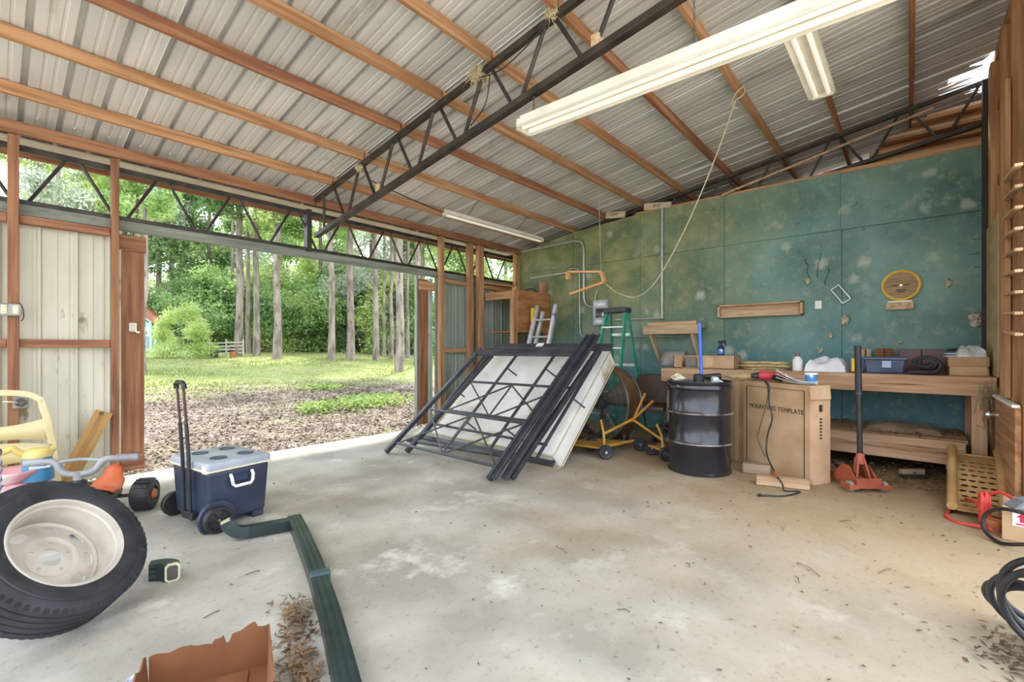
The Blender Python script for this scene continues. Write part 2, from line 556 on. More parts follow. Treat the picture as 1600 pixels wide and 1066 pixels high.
# ---- roof: purlins and ribbed sheets
ceiling = struct('ceiling')
PY = [5.50, 5.08, 4.40, 3.74, 3.13, 2.52, 1.88, 1.25, .63, -.02, -.64]
for i, y in enumerate(PY):
    zc = zb(y) + .045 if i else 2.985 + .02
    m = lumber if i % 3 else lumber_red
    for (xa, xb_) in ((X0, 2.62), (2.64, XE)):
        board('purlin', (xa, y, zc), (xb_, y, zc), .04, .092 if i else .10, m, ceiling)
board('fascia_beam', (X0, 6.02, zb(6.02) + .02), (XE, 6.02, zb(6.02) + .02), .04, .14, lumber_red, ceiling)
def sheet_profile():
    pts = []
    for k in range(4):
        x = k * .2286
        pts += [(x, 0), (x + .004, .0), (x + .012, .042), (x + .040, .042), (x + .048, 0)]
        for q in (.105, .165):
            pts += [(x + q, 0), (x + q + .006, .004), (x + q + .018, .004), (x + q + .024, 0)]
    pts.append((.9144, 0))
    return pts
prof = sheet_profile()
ya, yb_ = 6.12, -.95
def roof_sheet(yend, torn=0):
    smb = MB(); nsg = 6; vs = []; tq = random.Random(4); ends = [yend + torn * tq.random() * math.sin(3.14 * i / len(prof)) for i in range(len(prof))]
    for j in range(nsg + 1):
        for (x, z), ye in zip(prof, ends):
            y = ya + (ye - ya) * j / nsg
            vs.append((x, y, zb(y) + .092 + z))
    k = len(prof)
    smb.add(vs, [(j * k + i, j * k + i + 1, (j + 1) * k + i + 1, (j + 1) * k + i) for j in range(nsg) for i in range(k - 1)])
    return smb.build('roof_sheet', galv, ceiling)
sh0 = roof_sheet(yb_)
sh1 = roof_sheet(-.60, .42)          # the sheets over the lumber pile are torn short
nsh = int((XE - X0) / .9144) + 1
sh0.location = (X0, 0, 0)
for i in range(1, nsh):
    xs_ = X0 + i * .9144
    if xs_ < 6.2 or xs_ > 6.2 + .9144:
        dup(sh0, (xs_, 0, .0015 * (i % 2)), parent=ceiling)
    else:
        sh1.location = (xs_, 0, .0015 * (i % 2))
# nail tips along the purlins, coloured pale to stand in for specks of light
tip = MB()
for i, y in enumerate(PY[:9]):
    for q in range(44):
        x = X0 + .115 + q * .2286
        if x > XB: break
        tip.box((x - .006, y + .024, zb(y) + .078), (x + .006, y + .036, zb(y) + .094))
o = tip.build('roofing_nail_tips', mat('light_speck_nail', '#e6e4de', rough=.3, metal=.4), ceiling); o['kind'] = 'stuff'

# ---- trusses
def truss(name, label, top, bot, plane, n, group, r=.016, chord=.045, ends=None):
    """plane('x',X): top/bot are functions of s; chord along s0..s1"""
    t = thing(name, label, 'truss', group=group)
    P, s0, s1 = plane
    e0, e1_ = ends or (s0, s1)
    board('top_chord', P(e0, top(e0)), P(e1_, top(e1_)), chord, chord, steel_black, t)
    board('bottom_chord', P(e0, bot(e0)), P(e1_, bot(e1_)), chord * 1.3, chord, steel_black, t)
    for a in ((e0 + s0) / 2,) if ends and abs(e0 - s0) > .1 else ():
        MB().tube([P(a, top(a)), P(a, bot(a))], r, 8).build('web_bar', steel_black, t, smooth=True)
    for i in range(n):
        a = s0 + (s1 - s0) * i / n; b = s0 + (s1 - s0) * (i + 1) / n; m_ = (a + b) / 2
        g = (b - a) * .06
        o1 = MB().tube([P(a + g, top(a + g)), P(m_ - g, bot(m_ - g))], r, 8).build('web_bar', steel_black, t, smooth=True)
        o2 = MB().tube([P(m_ + g, bot(m_ + g)), P(b - g, top(b - g))], r, 8).build('web_bar', steel_black, t, smooth=True)
    return t
# middle truss, follows the roof pitch
zt = lambda y: zb(y) - .03
zm = lambda y: zb(y) - .47
truss('roof_truss', 'black steel truss crossing under the roof, holding the long white light', zt, zm,
      (lambda s, z: (2.63, s, z), 5.08, -.59), 9, 'steel roof trusses', chord=.05, ends=(5.48, -.62))
# truss on the back partition
truss('roof_truss', 'black steel truss along the top of the green back wall', zt, lambda y: zb(y) - .45,
      (lambda s, z: (XB + .10, s, z), 5.08, -.59), 9, 'steel roof trusses', chord=.042, r=.014, ends=(5.48, -.62))
# door header truss (level)
truss('roof_truss', 'level black steel truss over the wide front opening', lambda x: 2.885, lambda x: 2.425,
      (lambda s, z: (s, YF + .10, z), -1.46, 6.34), 12, 'steel roof trusses', chord=.05, r=.014, ends=(-1.46, 6.52))

# ---- front wall
wf = struct('wall_front')
hd = mat('weathered_grey_header', '#6f7468', '#8d9184', 3, (.5, 6, 6), .7, bump=.1, spots='#4a4a40', samt=.62, sscale=4)
board('header_channel', (X0, YF + .10, 2.365), (6.5, YF + .10, 2.365), .07, .09, hd, wf)
posts = [(-1.10, .075), (.125, .065), (.76, .055), (4.665, .085), (5.285, .11), (5.52, .13), (6.49, .12)]
for (x, w) in posts:
    m = lumber if x > 3 else lumber_red
    board('stud', (x, YF, 0.0), (x, YF, 2.95), w, .075, m, wf, up=(0, 1, 0))
# girts
for (xa, xb_) in ((-1.06, .09), (.16, .73), (4.71, 5.23), (5.59, 6.43)):
    for z in ((1.24, 2.27) if xb_ < 4 else (1.16, 2.27)):
        board('girt', (xa, YF + .03, z), (xb_, YF + .03, z), .05, .07, lumber_red if xa < 3 else lumber, wf)
# ribbed cream siding
def siding_sheet(x0, x1, z1, m, y=YF + .105, name='siding_panel'):
    mb = MB(); pts = []; x = x0
    while x < x1 - .23:
        pts += [(x, 0), (x + .07, 0), (x + .076, -.005), (x + .094, -.005), (x + .10, 0), (x + .145, 0), (x + .151, -.005), (x + .169, -.005), (x + .175, 0), (x + .196, 0), (x + .206, -.024), (x + .222, -.024)]
        x += .232
    pts += [(x, 0), (x1, 0)]
    n = len(pts)
    vs = [(a, y + b, 0) for a, b in pts] + [(a, y + b, z1) for a, b in pts]
    mb.add(vs, [(i, i + 1, n + i + 1, n + i) for i in range(n - 1)])
    return mb.build(name, m, wf)
siding_sheet(X0, -.40, 2.33, siding)
siding_sheet(-.40, .82, 2.33, siding)
siding_g = mat('grey_green_siding', '#8f9a8a', '#aab4a4', 2.5, (1, 1, .35), .6, .0, spots='#6d6a55', sscale=6, samt=.64)
siding_sheet(4.62, 5.50, 2.33, siding_g)
siding_sheet(5.50, 6.56, 2.33, siding_g)
# left door edge: broad board with short cross pieces top and bottom
board('door_post', (.905, YF + .14, .16), (.905, YF + .14, 2.16), .185, .04, lumber_red, wf, up=(0, 1, 0))
board('door_cleat', (.80, YF + .13, 2.21), (1.01, YF + .13, 2.21), .05, .15, lumber_red, wf)
board('door_cleat', (.80, YF + .13, .10), (1.00, YF + .13, .10), .05, .16, lumber_red, wf)
board('door_edge_strip', (.80, YF + .16, .0), (.80, YF + .16, 2.3), .03, .05, hd, wf, up=(0, 1, 0))
# right sliding door leaf seen on edge, with its brace
board('door_post', (4.44, YF + .16, .02), (4.44, YF + .16, 2.27), .17, .045, lumber_red, wf, up=(0, 1, 0))
board('door_cleat', (4.35, YF + .14, 2.17), (4.64, YF + .14, 2.17), .045, .14, lumber, wf)
board('door_edge_strip', (4.585, YF + .17, .0), (4.585, YF + .17, 2.3), .06, .05, siding_g, wf, up=(0, 1, 0))
board('door_edge_strip', (4.325, YF + .18, .0), (4.325, YF + .18, 2.32), .03, .06, hd, wf, up=(0, 1, 0))
board('sill_ledge', (5.59, YF - .02, 2.33), (6.45, YF - .02, 2.33), .09, .05, lumber, wf)
# pale soffit strip over the opening, seen under the eave
so = MB().box((X0, YF + .155, 2.985), (6.56, YF + .42, 2.995)).build('soffit_strip', mat('pale_soffit', '#cfcabb', '#bdb6a4', 3, rough=.7), wf)

# ---- back partition: painted plywood sheets
wbk = struct('wall_back')
cols = [(5.56, 4.335), (4.331, 3.112), (3.108, 1.893), (1.889, .593), (.589, -.60)]
for i, (a, b) in enumerate(cols):
    dx = (.000, .002, .0, .003, .001)[i]
    MB().box((XB + dx, b, 0), (XB + dx + .018, a, 2.588)).build('plywood_sheet', ply_green, wbk, bevel=.0015)
    if i < 4:
        za, zb2 = min(zb(a) - .035, 3.265), min(zb(b) - .035, 3.265)
        xs = XB + dx
        MB().add([(xs, a, 2.592), (xs, b, 2.592), (xs, b, zb2), (xs, a, za), (xs + .018, a, 2.592), (xs + .018, b, 2.592), (xs + .018, b, zb2), (xs + .018, a, za)],
                 [(0, 1, 2, 3), (7, 6, 5, 4), (0, 4, 5, 1), (1, 5, 6, 2), (2, 6, 7, 3), (3, 7, 4, 0)]).build('plywood_sheet', ply_green, wbk)
MB().box((XB - .024, -.585, 2.585), (XB + .0, .60, 3.235)).build('plywood_sheet', ply_green, wbk, bevel=.002)
board('top_plate', (XB + .05, 3.2, 3.255), (XB + .05, -.6, 3.255), .06, .09, lumber, wbk)
for i in range(5):
    y = 4.333 - i * 1.22
    board('partition_stud', (XB + .07, y, 0), (XB + .07, y, 3.2), .04, .09, lumber, wbk, up=(0, 1, 0))
# dark end wall of the store room behind
endm = mat('dark_end_siding', '#4a4a45', '#5d5c55', 3, (1, 1, .4), .7)
we = struct('wall_end')
MB().box((XE, YR - .2, 0), (XE + .03, YF + .3, 3.06)).build('siding_panel', endm, we)
MB().add([(XE, YF + .3, 3.0), (XE, YR - .2, 3.0), (XE, YR - .2, zb(YR) + .0), (XE, YF + .3, zb(YF) + .0)], [(0, 1, 2, 3)]).build('gable_panel', endm, we)
MB().box((XB + .05, YF + .12, 0), (XE, YF + .15, 3.04)).build('siding_panel', endm, we)
# attic floor over the store room
MB().box((XB + .06, YR, 3.14), (XE, 2.2, 3.17)).build('loft_floor', lumber, we)

# ---- right wall
wr = struct('wall_right')
YW = YR
dark_board = mat('dark_weathered_board', '#2e2c28', '#3d3933', 4, (.5, 6, 6), .8)
board('corner_post', (XB - .06, YW + .02, 0), (XB - .06, YW + .02, 3.86), .09, .06, dark_board, wr, up=(0, 1, 0))
for x, w in ((6.22, .16), (5.55, .09), (5.02, .09), (4.55, .12), (.3, .09)):
    board('stud', (x, YW - .02, 0), (x, YW - .02, 3.87), w, .09, lumber, wr, up=(0, 1, 0))
MB().box((4.49, YW - .12, 0), (XE, YW - .085, 3.95)).build('sheathing', lumber_red, wr)  # near end left open out of view so daylight reaches the back
for z in (.65, 1.35, 2.05, 2.75, 3.45):
    board('blocking', (4.55, YW - .045, z), (6.4, YW - .045, z), .05, .09, lumber_red, wr)
# ================================================================== yard
def gz(x, y):
    t = max(0.0, y - 7.2)
    z = .074 * t - .0009 * t * t if t < 26 else 1.316 + .004 * (t - 26)
    return z - .06 + .03 * math.sin(x * .7 + y * .45)

def ground_mat():
    m = D.materials.new('yard_ground'); m.use_nodes = True
    nt = m.node_tree; N, L = nt.nodes, nt.links; b = N['Principled BSDF']
    b.inputs['Roughness'].default_value = .95
    b.inputs['Specular IOR Level'].default_value = .1
    tc = N.new('ShaderNodeTexCoord'); sp = N.new('ShaderNodeSeparateXYZ'); L.new(tc.outputs['Object'], sp.inputs[0])
    def noise(s, d=6, ro=.6):
        n = N.new('ShaderNodeTexNoise'); n.inputs['Scale'].default_value = s; n.inputs['Detail'].default_value = d; n.inputs['Roughness'].default_value = ro
        L.new(tc.outputs['Object'], n.inputs['Vector']); return n.outputs['Fac']
    def ramp(f, p0, c0, p1, c1):
        r = N.new('ShaderNodeValToRGB'); r.color_ramp.elements[0].position = p0; r.color_ramp.elements[0].color = (*lin(c0), 1)
        r.color_ramp.elements[1].position = p1; r.color_ramp.elements[1].color = (*lin(c1), 1); L.new(f, r.inputs['Fac']); return r.outputs[0]
    litter = ramp(noise(16, 8, .75), .38, '#4c4037', .62, '#93867a')
    grass = ramp(noise(3, 9, .75), .35, '#7b8450', .65, '#acb07c')
    f = N.new('ShaderNodeMapRange'); f.inputs['From Min'].default_value = 10.4; f.inputs['From Max'].default_value = 13.2
    L.new(sp.outputs['Y'], f.inputs['Value'])
    s_ = N.new('ShaderNodeMath'); s_.operation = 'SUBTRACT'; s_.inputs[1].default_value = .5; L.new(noise(.8, 8, .7), s_.inputs[0])
    a = N.new('ShaderNodeMath'); a.operation = 'MULTIPLY_ADD'; a.inputs[1].default_value = 2.6; a.use_clamp = True
    L.new(s_.outputs[0], a.inputs[0]); L.new(f.outputs[0], a.inputs[2])
    mx = N.new('ShaderNodeMix'); mx.data_type = 'RGBA'
    L.new(a.outputs[0], mx.inputs[0]); L.new(litter, mx.inputs[6]); L.new(grass, mx.inputs[7])
    L.new(mx.outputs[2], b.inputs['Base Color'])
    bp = N.new('ShaderNodeBump'); bp.inputs['Strength'].default_value = .6; bp.inputs['Distance'].default_value = .03
    L.new(noise(22, 6, .7), bp.inputs['Height']); L.new(bp.outputs[0], b.inputs['Normal'])
    return m
mb = MB()
NX, NY = 50, 60
def gf(u, v):
    x = -60 + 130 * u; y = YF - .02 + 66 * v ** 1.6
    return (x, y, gz(x, y))
mb.grid(gf, NX, NY)
gnd = mb.build('ground_yard', ground_mat(), smooth=True)
gnd['kind'] = 'structure'
gravel = mat('pale_bounce_soil', '#b3a998', '#cabfae', 3, rough=.95, bump=.3, bscale=30)  # unseen ground, coloured pale to bounce light up under the roof
g2 = MB().box((-60, -40, -.2), (70, YF + .01, -.075)).build('ground_behind', gravel); g2['kind'] = 'structure'

# leaf litter as real leaves
n = 42000
x = rng.uniform(-3.5, 8.0, n); y = 5.6 + 7.0 * rng.random(n) ** 1.25
keep = (rng.random(n) < np.clip(1.25 - (y - 9) / 4, .1, 1)) & ((x < 6.5) | (y > 5.8))
x, y = x[keep], y[keep]; n = len(x)
z = np.array([gz(a, b) for a, b in zip(x, y)]) + rng.uniform(.005, .02, n)
U, V = randframes(n, .75)
S = np.stack([rng.uniform(.018, .045, n), rng.uniform(.008, .018, n)], 1)
litter_m = mat('dry_oak_leaf', '#6b5d50', '#a69a8e', 2.0, rough=.85, detail=8, lo=.42, hi=.58, spots='#5a4838', sscale=5, samt=.52)
o = D.objects.new('leaf_litter', leafmesh('leaf_litter', np.stack([x, y, z], 1), U, V, S, litter_m)); COL.objects.link(o)
tag(o, 'grey brown dry leaf litter covering the yard outside the opening', 'leaf litter', kind='stuff')
# grass blades of the lawn
n = 60000
x = rng.uniform(-8, 24, n); y = 10.6 + 13 * rng.random(n) ** 1.3
keep = rng.random(n) < np.clip((y - 10.2) / 2.5, .05, 1)
x, y = x[keep], y[keep]; n = len(x)
z = np.array([gz(a, b) for a, b in zip(x, y)]) + .02
U, V = randframes(n); U[:, 2] = np.abs(U[:, 2]) * 2 + .5; U /= np.linalg.norm(U, axis=1, keepdims=True)
V = np.cross(U, V); V /= np.linalg.norm(V, axis=1, keepdims=True)
S = np.stack([rng.uniform(.03, .07, n), rng.uniform(.008, .016, n)], 1)
grass_m = mat('lawn_grass', '#85934f', '#b3b981', .5, rough=.8, detail=8, transl=.3)
o = D.objects.new('lawn_grass', leafmesh('lawn_grass', np.stack([x, y, z], 1), U, V, S, grass_m)); COL.objects.link(o)
tag(o, 'bright mown lawn grass between the leaf litter and the trees', 'grass', kind='stuff')

# weeds growing through the litter
weed_m = mat('weed_leaf', '#768f3f', '#9fb268', 2, rough=.6, transl=.35, rnd=.1)
def weed(x0, y0, rx, ry, h, n, label):
    px_ = x0 + rx * np.clip(rng.normal(size=n) * .5, -1.2, 1.2); py_ = y0 + ry * np.clip(rng.normal(size=n) * .5, -1.2, 1.2)
    pz = np.array([gz(a, b) for a, b in zip(px_, py_)]) + rng.random(n) * h
    U, V = randframes(n, .3)
    S = np.stack([rng.uniform(.03, .075, n), rng.uniform(.014, .03, n)], 1)
    C = np.stack([px_ - x0, py_ - y0, pz - gz(x0, y0)], 1)
    o = D.objects.new('weed_patch', leafmesh('weed_patch', C, U, V, S, weed_m)); COL.objects.link(o)
    o.location = (x0, y0, gz(x0, y0))
    tag(o, label, 'weeds', 'weed patches in the yard', kind='stuff')
weed(5.1, 8.3, .9, .5, .17, 1000, 'largest lime green weed patch in the litter beside the right door post')
weed(3.95, 8.25, .32, .3, .16, 350, 'small lime green weed clump left of the largest weed patch')
weed(5.3, 10.6, .5, .35, .12, 260, 'weed clump in the litter, farther out towards the lawn')

# ---- trees
bark = mat('pine_bark', '#6c6159', '#968b81', 6, (1, 1, .28), .9, bump=.8, bscale=10, spots='#4d433c', sscale=9, samt=.56, rnd=.12)
leafA = mat('leaf_mid_green', '#7a9c55', '#b3cb86', .9, rough=.5, transl=.40, rnd=.16, detail=8)
leafB = mat('leaf_deep_green', '#5f8350', '#90ad6e', .9, rough=.5, transl=.38, rnd=.16, detail=8)
leafC = mat('leaf_lime', '#a3bd66', '#d0dc9c', .9, rough=.5, transl=.42, rnd=.12, detail=8)
leafD = mat('leaf_grey_green', '#a6b39c', '#cdd4bf', .9, rough=.6, transl=.35, rnd=.12, detail=8)
def crown_mesh(name, blobs, n, size, m):
    C = []
    tot = sum(b[3] * b[4] * b[5] for b in blobs)
    for (cx, cy, cz, rx, ry, rz) in blobs:
        k = int(n * (rx * ry * rz) / tot)
        d = rng.normal(size=(k, 3)); d /= np.linalg.norm(d, axis=1, keepdims=True)
        rr = rng.random((k, 1)) ** .45
        lump = 1 + .22 * np.sin(d[:, :1] * 7 + cx) * np.sin(d[:, 1:2] * 6 + cy) + .18 * np.sin(d[:, 2:] * 9)
        C.append(np.array([[cx, cy, cz]]) + d * rr * lump * np.array([[rx, ry, rz]]))
    C = np.concatenate(C); k = len(C)
    U, V = randframes(k)
    S = np.stack([rng.uniform(.7, 1.3, k) * size, rng.uniform(.35, .6, k) * size], 1)
    return leafmesh(name, C, U, V, S, m)
def rblobs(k, R0, H0, H1, r, seed):
    q = random.Random(seed); out = []
    for i in range(k):
        a = q.uniform(0, 6.283); d = R0 * math.sqrt(q.random()); s = q.uniform(.6, 1.2)
        out.append((d * math.cos(a), d * math.sin(a), q.uniform(H0, H1), r * s, r * s, r * s * .8))
    return out
cm = {}
for i, (nm, m) in enumerate((('A', leafA), ('B', leafB), ('C', leafC), ('D', leafD))):
    cm['bush' + nm] = crown_mesh('foliage', rblobs(16, 2.0, .5, 4.6, 1.05, 10 + i), 16000, .085, m)
    cm['tree' + nm] = crown_mesh('foliage', rblobs(22, 2.8, 4.0, 12.0, 1.25, 30 + i), 18000, .11, m)
    cm['hang' + nm] = crown_mesh('foliage', rblobs(14, 2.2, 5.4, 12, .95, 50 + i), 13000, .10, m)
def trunk_part(parent, h, r, lean=(0, 0), seed=0):
    q = random.Random(seed); k = 9
    pts = [(lean[0] * (i / k) * h + q.uniform(-.05, .05) * (i > 0), lean[1] * (i / k) * h + q.uniform(-.05, .05) * (i > 0), -.2 + (h + .2) * i / k) for i in range(k + 1)]
    rr = [r * (1.35 if i == 0 else 1.0 - .5 * i / k) for i in range(k + 1)]
    return MB().tube(pts, rr, 12).build('trunk', bark, parent, smooth=True)
def at(u, dep):
    r = (u - 800) / 711; c_, s_ = math.cos(VIEW), math.sin(VIEW)
    return dep * (c_ + r * s_), dep * (s_ - r * c_)
def tree(name, u, dep, h, r, kind, label, sc=1.0, fz=0, rz=0, lean=(0, 0), group=None, cat='tree'):
    x, y = at(u, dep); seed = int(u * 7 + dep)
    t = thing(name, label, cat, (x, y, gz(x, y)), group=group)
    if r: trunk_part(t, h, r, lean, seed)
    if kind:
        f = D.objects.new('foliage', cm[kind]); COL.objects.link(f); f.parent = t
        f.location = (0, 0, fz); f.rotation_euler = (0, 0, rz or seed * 1.3); f.scale = (sc, sc, sc)
    return t
G = 'trees behind the lawn'
pines = [  # u, depth, radius, foliage, lean, label
    (373, 19.5, .16, 'hangB', (.006, 0), 'thick rough pine trunk, leftmost tall pine in the opening'),
    (389, 22, .10, None, (-.010, 0), 'thin pine trunk just right of the leftmost tall pine'),
    (401, 20, .13, 'hangA', (.004, 0), 'pine trunk third from the left, close beside a thin one'),
    (433, 18.5, .15, 'hangC', (0, .003), 'straight single pine trunk standing left of the opening middle'),
    (518, 19, .13, 'hangA', (0, 0), 'straight grey pine trunk near the middle of the opening'),
    (548, 19.5, .155, 'hangD', (-.002, 0), 'thicker pale pine trunk right of the opening middle'),
    (588, 20.5, .13, 'hangA', (-.010, 0), 'slightly leaning pine trunk left of the nearest pine'),
    (611, 22, .10, None, (0, 0), 'slim distant pine trunk directly left of the nearest pine'),
    (624, 16, .14, 'hangC', (.004, 0), 'nearest pine trunk, its foot lowest on the lawn'),
    (637, 23, .09, None, (0, 0), 'slim pale distant trunk right of the nearest pine'),
    (652, 18, .11, None, (0, 0), 'pine trunk half hidden by the right door post'),
    (246, 23, .13, 'hangD', (.01, 0), 'pine trunk behind the mint shed, beside the left door post'),
    (328, 25, .11, None, (0, 0), 'thin shaded trunk left of the leftmost tall pine'),
    (362, 24, .08, None, (.01, 0), 'thinnest trunk just left of the leftmost tall pine'),
    (600, 24, .09, None, (0, 0), 'far thin dark trunk between two pines')]
for (u, dep, r, kd, ln, lb) in pines:
    tree('pine_tree', u, dep, 15, r, kd, lb, .85, 1.2, lean=ln, group=G)
q = random.Random(3)
desc = {'A': 'mid green', 'B': 'deep green', 'C': 'lime green', 'D': 'grey green'}
# leafy understorey in rows
bush = [(262, 22, 'bushB', .95, 'deep green rounded tree over the mint shed roof'), (300, 22, 'bushB', .85, 'dark leafy shrub left of the leftmost pine'),
        (292, 17.8, 'bushC', .43, 'low lime shrub with big bright leaves beside the mint shed'), (335, 24, 'bushA', .95, 'mid green shrub behind the wooden gate'),
        (352, 28, 'bushD', 1.1, 'hazy grey green shrub left of the pine pair'), (420, 25.5, 'bushC', 1.0, 'lime lit shrub behind the third pine'),
        (466, 25.5, 'bushB', 1.0, 'deep green shrub right of the single pine'), (495, 27, 'bushA', 1.1, 'dark dense shrub left of the middle pine'),
        (535, 27, 'bushA', 1.2, 'mid green shrub between the two middle pines'), (569, 27, 'bushD', 1.0, 'silvery green shrub right of the pale pine'),
        (600, 27, 'bushC', 1.0, 'lime shrub behind the leaning pine'), (645, 27, 'bushA', 1.05, 'mid green shrub at the right door post'),
        (385, 32, 'bushA', 1.3, 'far mid green shrub behind the pine pair'),
        (480, 34, 'bushA', 1.4, 'far shrub behind the opening middle'), (560, 35, 'bushB', 1.4, 'far deep green shrub behind the pale pine'),
        (640, 36, 'bushD', 1.4, 'far hazy shrub behind the nearest pine'),
        (310, 33, 'bushC', 1.4, 'far lime shrub behind the wooden gate')]
for (u, dep, kd, sc, lb) in bush:
    tree('leafy_bush', u, dep, 3.2 * sc, .06, kd, lb, sc, -.3 * sc, group='shrubs along the edge of the wood', cat='shrub')
tall = [(270, 24, 'treeB', .95), (330, 29, 'treeA', .68), (440, 30, 'treeC', .66), (500, 27, 'treeA', .8), (580, 30, 'treeD', 1.0), (660, 27, 'treeA', 1.0),
        (150, 24, 'treeD', 1.0), (60, 22, 'treeC', .9), (740, 28, 'treeC', 1.0), (790, 30, 'treeA', 1.0), (540, 38, 'treeC', .95),
        (400, 38, 'treeD', .8), (300, 38, 'treeC', .9), (640, 40, 'treeC', 1.3), (470, 42, 'treeC', .9)]  # farthest crowns take lime and hazy leaf colours to brighten the background
where = ['above the mint shed', 'behind the wooden gate', 'behind the single pine', 'left of the middle pine', 'behind the leaning pine', 'behind the right door post',
         'seen through the truss between the left studs', 'seen through the truss at the left picture edge', 'seen through the truss over the right siding', 'seen through the truss at the far corner', 'far off behind the pale pine',
         'far off behind the pine pair', 'far off behind the gate', 'far off behind the nearest pine', 'farthest off behind the opening middle']
for (u, dep, kd, sc), wv in zip(tall, where):
    tree('broadleaf_tree', u, dep, 10 * sc, .16, kd, 'tall %s broadleaf tree %s' % (desc[kd[-1]], wv), sc, 0, group='broadleaf trees of the wood')
# near overhanging branches at the top left of the opening
for (u, dep, kd, sc, fz, lb) in ((214, 13.0, 'hangC', .50, 1.6, 'young tree with overhanging bright branches beside the left door post'), (225, 12, 'hangA', .42, 1.6, 'near leafy tree seen through the truss above the left door post'), (90, 11, 'hangD', .5, .6, 'near pale tree seen through the truss between the left studs')):
    tree('overhanging_tree', u, dep, 7.5, .06, kd, lb, sc, fz, group='near trees over the yard')

# mint green shed at the left of the lawn
sx, sy = at(237, 20.0)
sz = gz(sx, sy)
mint = mat('mint_siding', '#bfd9cf', '#a9c9c0', 3, (1, 1, 4), .6)
roofred = mat('rust_red_roof', '#8a4a3a', '#a2604c', 4, rough=.6)
t = thing('garden_shed', 'small mint green shed with rust red roof beyond the left door post', 'shed', (sx, sy, sz), VIEW - R(90))
MB().box((-3.2, 0, -.2), (.0, 2.6, 1.55)).build('wall', mint, t)
MB().add([(x_, y_, z_) for y_ in (-.35, 2.8) for x_, z_ in ((.48, 1.28), (-1.3, 2.75), (-3.4, 1.5), (-3.4, 1.4), (-1.3, 2.62), (.46, 1.18))],
         [(0, 1, 4, 5), (1, 2, 3, 4), (6, 11, 10, 7), (7, 10, 9, 8), (0, 6, 7, 1), (1, 7, 8, 2), (2, 8, 9, 3), (3, 9, 10, 4), (4, 10, 11, 5), (5, 11, 6, 0)]).build('roof', roofred, t)
MB().add([(x_, y_, z_) for y_ in (0, .05) for x_, z_ in ((0, 1.5), (-1.3, 2.6), (-2.6, 1.5))], [(0, 1, 2), (5, 4, 3), (0, 3, 4, 1), (1, 4, 5, 2)]).build('gable', mint, t)
MB().box((-.42, -.03, .0), (-.12, .01, .7)).build('door', mat('shed_door_grey', '#8f9da5'), t)
MB().box((.34, -.3, -.2), (.44, -.2, 1.25)).build('porch_post', mint, t)
# pile of timber, gate and bins at the wood's edge
gx, gy = at(353, 19.3)
t = thing('wooden_gate', 'grey weathered wooden gate leaning at the edge of the wood', 'gate', (gx, gy, gz(gx, gy)), rz=VIEW - R(90))
grey_wood = mat('silver_wood', '#9a948a', '#bdb6aa', 4, (1, 6, 6), .85)
for k in range(4): board('rail', (-.75, 0, .12 + .14 * k), (.75, .03, .14 + .15 * k), .04, .06, grey_wood, t)
for xx in (-.72, 0, .72): board('upright', (xx, .03, 0), (xx, .03, .72), .05, .05, grey_wood, t)
board('brace', (-.7, .05, .08), (.7, .05, .6), .03, .05, grey_wood, t)
gx, gy = at(364, 18.4)
MB().lathe([(0, 0), (.09, 0), (.1, .03), (.115, .24), (.125, .26), (.105, .26), (.095, .06), (0, .05)], 16).build('orange_bucket', mat('terracotta_orange', '#a8673f', '#965a38'), loc=(gx, gy, gz(gx, gy)), smooth=True)
tag(D.objects['orange_bucket'], 'small terracotta orange bucket beside the wooden gate', 'bucket')
gx, gy = at(335, 18.3)
t = thing('garbage_bin', 'dark green bin left of the wooden gate', 'bin', (gx, gy, gz(gx, gy)))
MB().lathe([(0, 0), (.13, 0), (.16, .34), (.175, .35), (.175, .37), (0, .41)], 16).build('body', mat('bin_green', '#2c3f38'), t, smooth=True)
MB().tube([(-.06, 0, .40), (0, 0, .45), (.06, 0, .40)], .015, 6).build('lid_handle', mat('bin_green', '#2c3f38'), t, smooth=True)
# ================================================================== things on the left
def rebase(t, loc):
    """move a thing's origin to its base while its parts stay where they are"""
    t.location = loc
    for ch in t.children:
        ch.location = ch.location - Vector(loc)
    return t
def sweep(mb, profile, pts, up=(0, 0, 1), cap=True):
    P = [Vector(p) for p in pts]; n = len(profile); vs = []
    for i, p in enumerate(P):
        t = (P[min(i + 1, len(P) - 1)] - P[max(i - 1, 0)]).normalized()
        u = Vector(up); side = t.cross(u).normalized(); w = side.cross(t)
        for (a, b) in profile: vs.append(p + side * a + w * b)
    fs = [(i * n + j, i * n + (j + 1) % n, (i + 1) * n + (j + 1) % n, (i + 1) * n + j) for i in range(len(P) - 1) for j in range(n)]
    if cap:
        fs.append(tuple(range(n - 1, -1, -1))); fs.append(tuple((len(P) - 1) * n + j for j in range(n)))
    return mb.add(vs, fs)
def axisM(loc, n, roll=0):
    n = Vector(n).normalized()
    q = Vector((0, 0, 1)).rotation_difference(n)
    return Matrix.Translation(loc) @ q.to_matrix().to_4x4() @ Matrix.Rotation(roll, 4, 'Z')

rubber = mat('tyre_rubber', '#24252a', '#33353a', 8, rough=.55, spots='#4a4a48', sscale=12, samt=.62)
white_steel = mat('white_painted_steel', '#b3aa9e', '#c9c1b5', 5, rough=.4, spots='#a39684', sscale=6, samt=.68)
blackp = mat('black_plastic', '#1c1c1e', '#2a2a2c', 8, rough=.5)
card = mat('cardboard', '#ab8a66', '#c2a280', 3, (1, 1, 1), .85, spots='#93683d', sscale=2.5, samt=.68, rnd=.06)
card_dark = mat('brown_cardboard', '#6e4325', '#835433', 3, rough=.85, spots='#7d4722', sscale=3, samt=.68)
chrome = mat('bright_metal', '#c9c9c6', rough=.3, metal=.9)
dark_steel = mat('dark_bare_steel', '#4c4a47', '#6a6661', 8, rough=.45, metal=.6)

